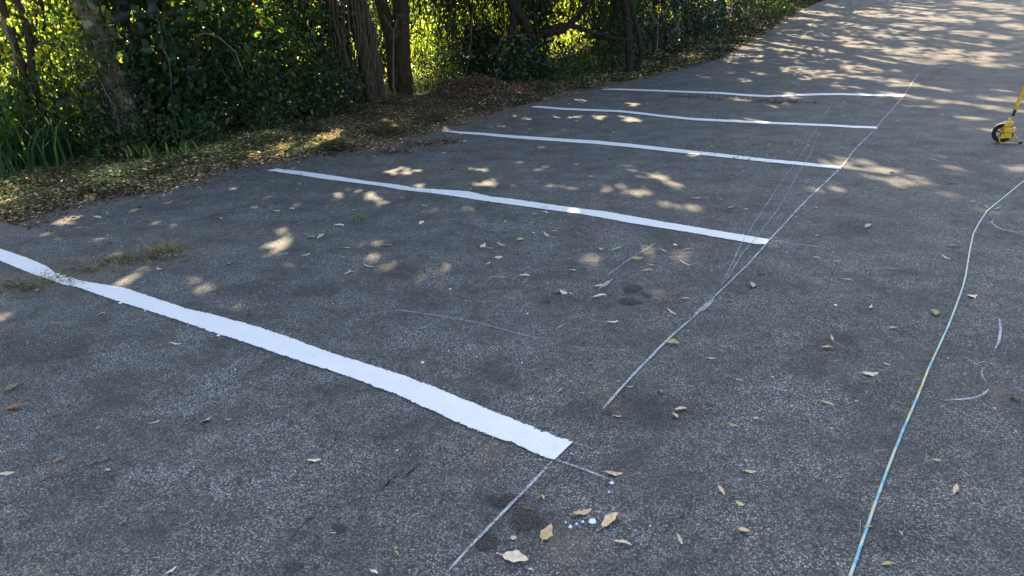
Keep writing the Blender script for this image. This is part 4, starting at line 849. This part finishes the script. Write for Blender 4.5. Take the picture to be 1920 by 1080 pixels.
for x,y,l,a,k,c in [(1160,717,8,0,'jag',TAN),(1420,650,10,0,'round',BR),(1417,787,11,0,'wide',TAN),(1606,754,9,20,'jag',TAN),(1785,790,18,-45,'straw',TAN),(1752,589,12,80,'wide',GRN),(1632,577,9,-60,'long',PALE),(1560,636,9,60,'long',TAN),(1496,489,13,5,'long',TAN),(1532,485,15,10,'long',TAN),(1673,327,10,-15,'wide',DK),(1742,280,22,0,'jag',DK),(1349,374,14,0,'long',TAN),(1175,381,17,-15,'fork',PALE),(1106,348,8,0,'wide',PALE),(1081,309,8,0,'wide',PALE),(1132,282,24,0,'jag',BR),(1127,468,9,10,'wide',TAN),(1246,471,13,10,'wide',TAN),(1291,469,17,0,'long',TAN),(1074,509,13,10,'wide',TAN),(976,451,14,-15,'wide',GRN),(1025,442,11,30,'long',TAN),(1040,435,11,0,'long',TAN),(1037,447,11,0,'long',TAN),(1001,402,10,0,'long',GRN),(997,419,11,0,'long',GRN),(1372,391,15,-5,'wide',TAN),(1267,477,15,0,'long',BR),(1410,537,11,85,'wide',TAN),(1221,499,9,0,'wide',TAN),(637,424,19,3,'long',PALE),(687,432,11,-5,'long',PALE),(647,466,19,-15,'long',PALE),(535,477,13,-10,'long',PALE),(574,479,17,-10,'jag',PALE),(935,484,15,0,'wide',TAN),(915,495,9,-30,'long',PALE),(917,466,15,5,'long',TAN),(940,460,17,3,'long',GRN),(660,510,12,0,'jag',TAN),(520,396,13,-10,'wide',GRN),(795,386,15,0,'jag',GRN),(947,417,12,-60,'long',GRN),(186,421,25,-12,'straw',STR),(299,505,10,10,'wide',PALE),(428,496,10,-45,'long',GRN),(462,492,21,-5,'straw',STR),(333,521,19,-25,'straw',GRN),(190,449,15,-10,'long',TAN),(1051,615,14,-10,'jag',GRN),(72,882,17,-85,'straw',STR),(195,647,15,-60,'straw',GRN),(150,731,19,-25,'straw',STR),(1790,920,16,-70,'long',TAN),(1267,573,19,20,'straw',BR),(1612,990,20,88,'straw',PALE),(1689,1003,10,60,'long',PALE),(1436,958,22,88,'straw',TAN),(744,1040,14,60,'long',GRN),(728,1050,12,-20,'long',GRN),(743,1030,6,0,'round',GRN),(535,855,6,0,'round',GRN),(1780,345,16,0,'jag',DK),(1788,143,8,0,'jag',DK),(1778,123,8,0,'jag',DK),(1782,220,9,0,'jag',DK),(1771,197,7,0,'jag',DK),(1741,175,6,0,'jag',DK),(1864,208,6,0,'jag',DK),(1602,222,8,0,'jag',DK),(1668,228,6,0,'jag',DK),(1808,78,6,0,'jag',DK),(1865,78,6,0,'jag',DK),(1840,58,5,0,'jag',DK),(1484,162,8,0,'jag',DK),(1590,70,8,0,'jag',DK)]:
    item(x,y,l,a,k,c)
for k in range(150):
    y=RNG.uniform(150,560) if k<134 else RNG.uniform(560,1050); 
    if k<134: w2=RNG.uniform(2.5,14); v2=edge(w2)-.3-RNG.random()**.8*6.5; X_,Y_=xy(w2,v2); px_,py_,_=proj(np.array([[X_,Y_,float(gz(X_,Y_))]])); px_,y=float(px_[0]),float(py_[0])
    else: px_=RNG.uniform(20,1900)
    if y<20 or y>1075 or px_<5 or px_>1910: continue
    item(px_,y,max(3,RNG.uniform(.015,.045)*F/(1.5+9*max(0,(560-y)/540)**1.2+.8)),RNG.uniform(-40,40) if y>400 else RNG.uniform(-12,12),RNG.choice(['long','wide','jag','straw']),[TAN,PALE,GRN,BR,STR,DK][RNG.integers(0,6)])
# ---------------------------------------------------------------- measuring wheel
MY=plain('yellow_enamel',(.80,.43,.015),.35,.5,0,.22); MB=plain('black_rubber',(.018,.018,.02),.6,.3); MW=plain('white_label',(.7,.72,.74),.5)
bp=c1(1876,267); wz_=float(gz(*bp)); mw=empty('measuring_wheel',(bp[0],bp[1],wz_),-.52); tag(mw,'yellow measuring wheel with black spoked tyre standing on its wire stand','measuring wheel')
sc=float(proj(np.array([[bp[0],bp[1],wz_]]))[2][0])/F  # metres per photograph pixel here
sc*=.93; Rw=18.6*sc
def ring(R0,r,ns=40,nt=10,cz=Rw,sq=1.0):
    V=[];Fc=[]
    for i in range(ns):
        a=2*math.pi*i/ns
        for j in range(nt):
            b=2*math.pi*j/nt; rr=R0+r*math.cos(b); V.append((rr*math.cos(a),r*sq*math.sin(b),cz+rr*math.sin(a)))
    for i in range(ns):
        for j in range(nt): Fc.append((i*nt+j,((i+1)%ns)*nt+j,((i+1)%ns)*nt+(j+1)%nt,i*nt+(j+1)%nt))
    return np.array(V),np.array(Fc)
V,Fc=ring(Rw-.014,.014,sq=1.3); tyre=mk('tyre',V,Fc,MB,None,smooth=True)
V,Fc=ring(Rw-.032,.007,sq=1.6); T=Tubes(); T.V.append(V);T.F.append(Fc);T.n=len(V)
for k in range(5):
    a=2*math.pi*k/5+.3; T.add([(0,0,Rw),((Rw-.03)*math.cos(a),0,Rw+(Rw-.03)*math.sin(a))],.011,.009,ns=6,n=4)
T.add([(0,-.025,Rw),(0,.025,Rw)],.022,.022,ns=12,n=4); wheel=T.build('wheel',MB,mw); tyre.parent=wheel
def box(x0,x1,y0,y1,z0,z1,b=.006):
    import bmesh
    bm=bmesh.new(); bmesh.ops.create_cube(bm,size=1)
    for v in bm.verts: v.co=Vector(((x0+x1)/2+v.co.x*(x1-x0),(y0+y1)/2+v.co.y*(y1-y0),(z0+z1)/2+v.co.z*(z1-z0)))
    bmesh.ops.bevel(bm,geom=bm.edges[:],offset=b,segments=2,affect='EDGES')
    bm.verts.ensure_lookup_table(); V=np.array([v.co[:] for v in bm.verts]); Fl=[[v.index for v in f.verts] for f in bm.faces]; bm.free(); return V,Fl
def join(parts,name,mat,parent):
    V=[];Fl=[];n=0
    for v,f in parts:
        V.append(v); Fl+= [[int(i)+n for i in q_] for q_ in f]; n+=len(v)
    return mk(name,np.concatenate(V),Fl,mat,parent)
def shear(Vf,k,z0):
    V,f=Vf; V=V.copy(); V[:,0]+=(V[:,2]-z0)*k; return V,f
px=sc
# housing: mudguard arc over the wheel top, counter box and upper block
arc=[]
for i in range(13):
    a=math.radians(20+i*125/12); arc.append(((Rw+.006)*math.cos(a),0,Rw+(Rw+.006)*math.sin(a)))
A=np.array(arc); Vg=[];Fg=[]
for p_ in A:
    for yy in (-.028,.028):
        for s_ in (0,.006): Vg.append((p_[0]*(1+s_*3),yy,Rw+(p_[2]-Rw)*(1+s_*3)))
for i in range(12):
    b0=i*4; b1=b0+4
    Fg+=[(b0,b1,b1+2,b0+2),(b0+1,b0+3,b1+3,b1+1),(b0,b0+1,b1+1,b1),(b0+2,b1+2,b1+3,b0+3)]
Fg+=[(0,2,3,1),(48,49,51,50)]
join([shear(box(-5*px,19*px,-.045,.02,21*px,31*px),.12,25*px),shear(box(0*px,13*px,-.03,.015,32*px,42*px),.3,38*px),shear(box(-3*px,15*px,-.04,-.028,10*px,20*px,.003),0,0)],'counter_housing',MY,mw)
join([(np.array(Vg),Fg)],'mudguard',MY,mw)
T=Tubes(); hb=np.array([8*px,0,42*px]); ht=np.array([24*px,.0,148*px]); T.add([hb,hb+(ht-hb)*.17],.011,.011,ns=8,n=6)
T.build('handle_joint',MY,mw)
Tubes().add([hb+(ht-hb)*.15,ht],.017,.017,ns=12,n=8).build('handle',MY,mw)
Tubes().add([hb+(ht-hb)*.10-np.array([.0,.015,0]),hb+(ht-hb)*.22-np.array([0,.015,0])],.013,.013,ns=8,n=6).build('clip',MB,mw)
Tubes().add([ht-(ht-hb)*.015,ht+(ht-hb)*.02],.028,.028,ns=12,n=4).build('collar',MB,mw)
Tubes().add([ht+(ht-hb)*.02,ht+(ht-hb)*.035],.033,.030,ns=12,n=4).build('collar_cap',MW,mw)
Tubes().add([ht+np.array([.02,0,0]),ht+np.array([.16,.0,.12])],.018,.018,ns=8,n=4).build('grip',MB,mw)
join([box(-4*px,1*px,-.06,-.05,40*px,44*px,.002),box(3*px,6*px,-.05,-.04,46*px,50*px,.002)],'tag',MW,mw)
join([box(6*px,18*px,-.053,-.0505,29.5*px,31*px,.0008)],'label_strip',MW,mw)
Tubes().add([(-3*px,-.065,27*px),(-3*px,-.045,27*px)],.016,.016,ns=12,n=4).build('knob',MB,mw)
f0=-.055
Tubes().add([(-5*px,f0,24*px),(-7*px,f0,14*px),(-2*px,f0-.01,.006),(-1*px,f0-.01,.005),(31*px,f0+.02,.008),(32*px,f0+.03,.012),(17*px,-.0,19*px)],.0048,.0048,ns=6,n=60).build('stand',MY,mw)
Tubes().add([(29*px,f0+.01,.012),(34*px,f0+.03,.012)],.012,.012,ns=8,n=4).build('foot',MB,mw)
Tubes().add([(0,-.055,Rw),(0,.055,Rw)],.008,.008,ns=8,n=4).build('axle',MY,mw)
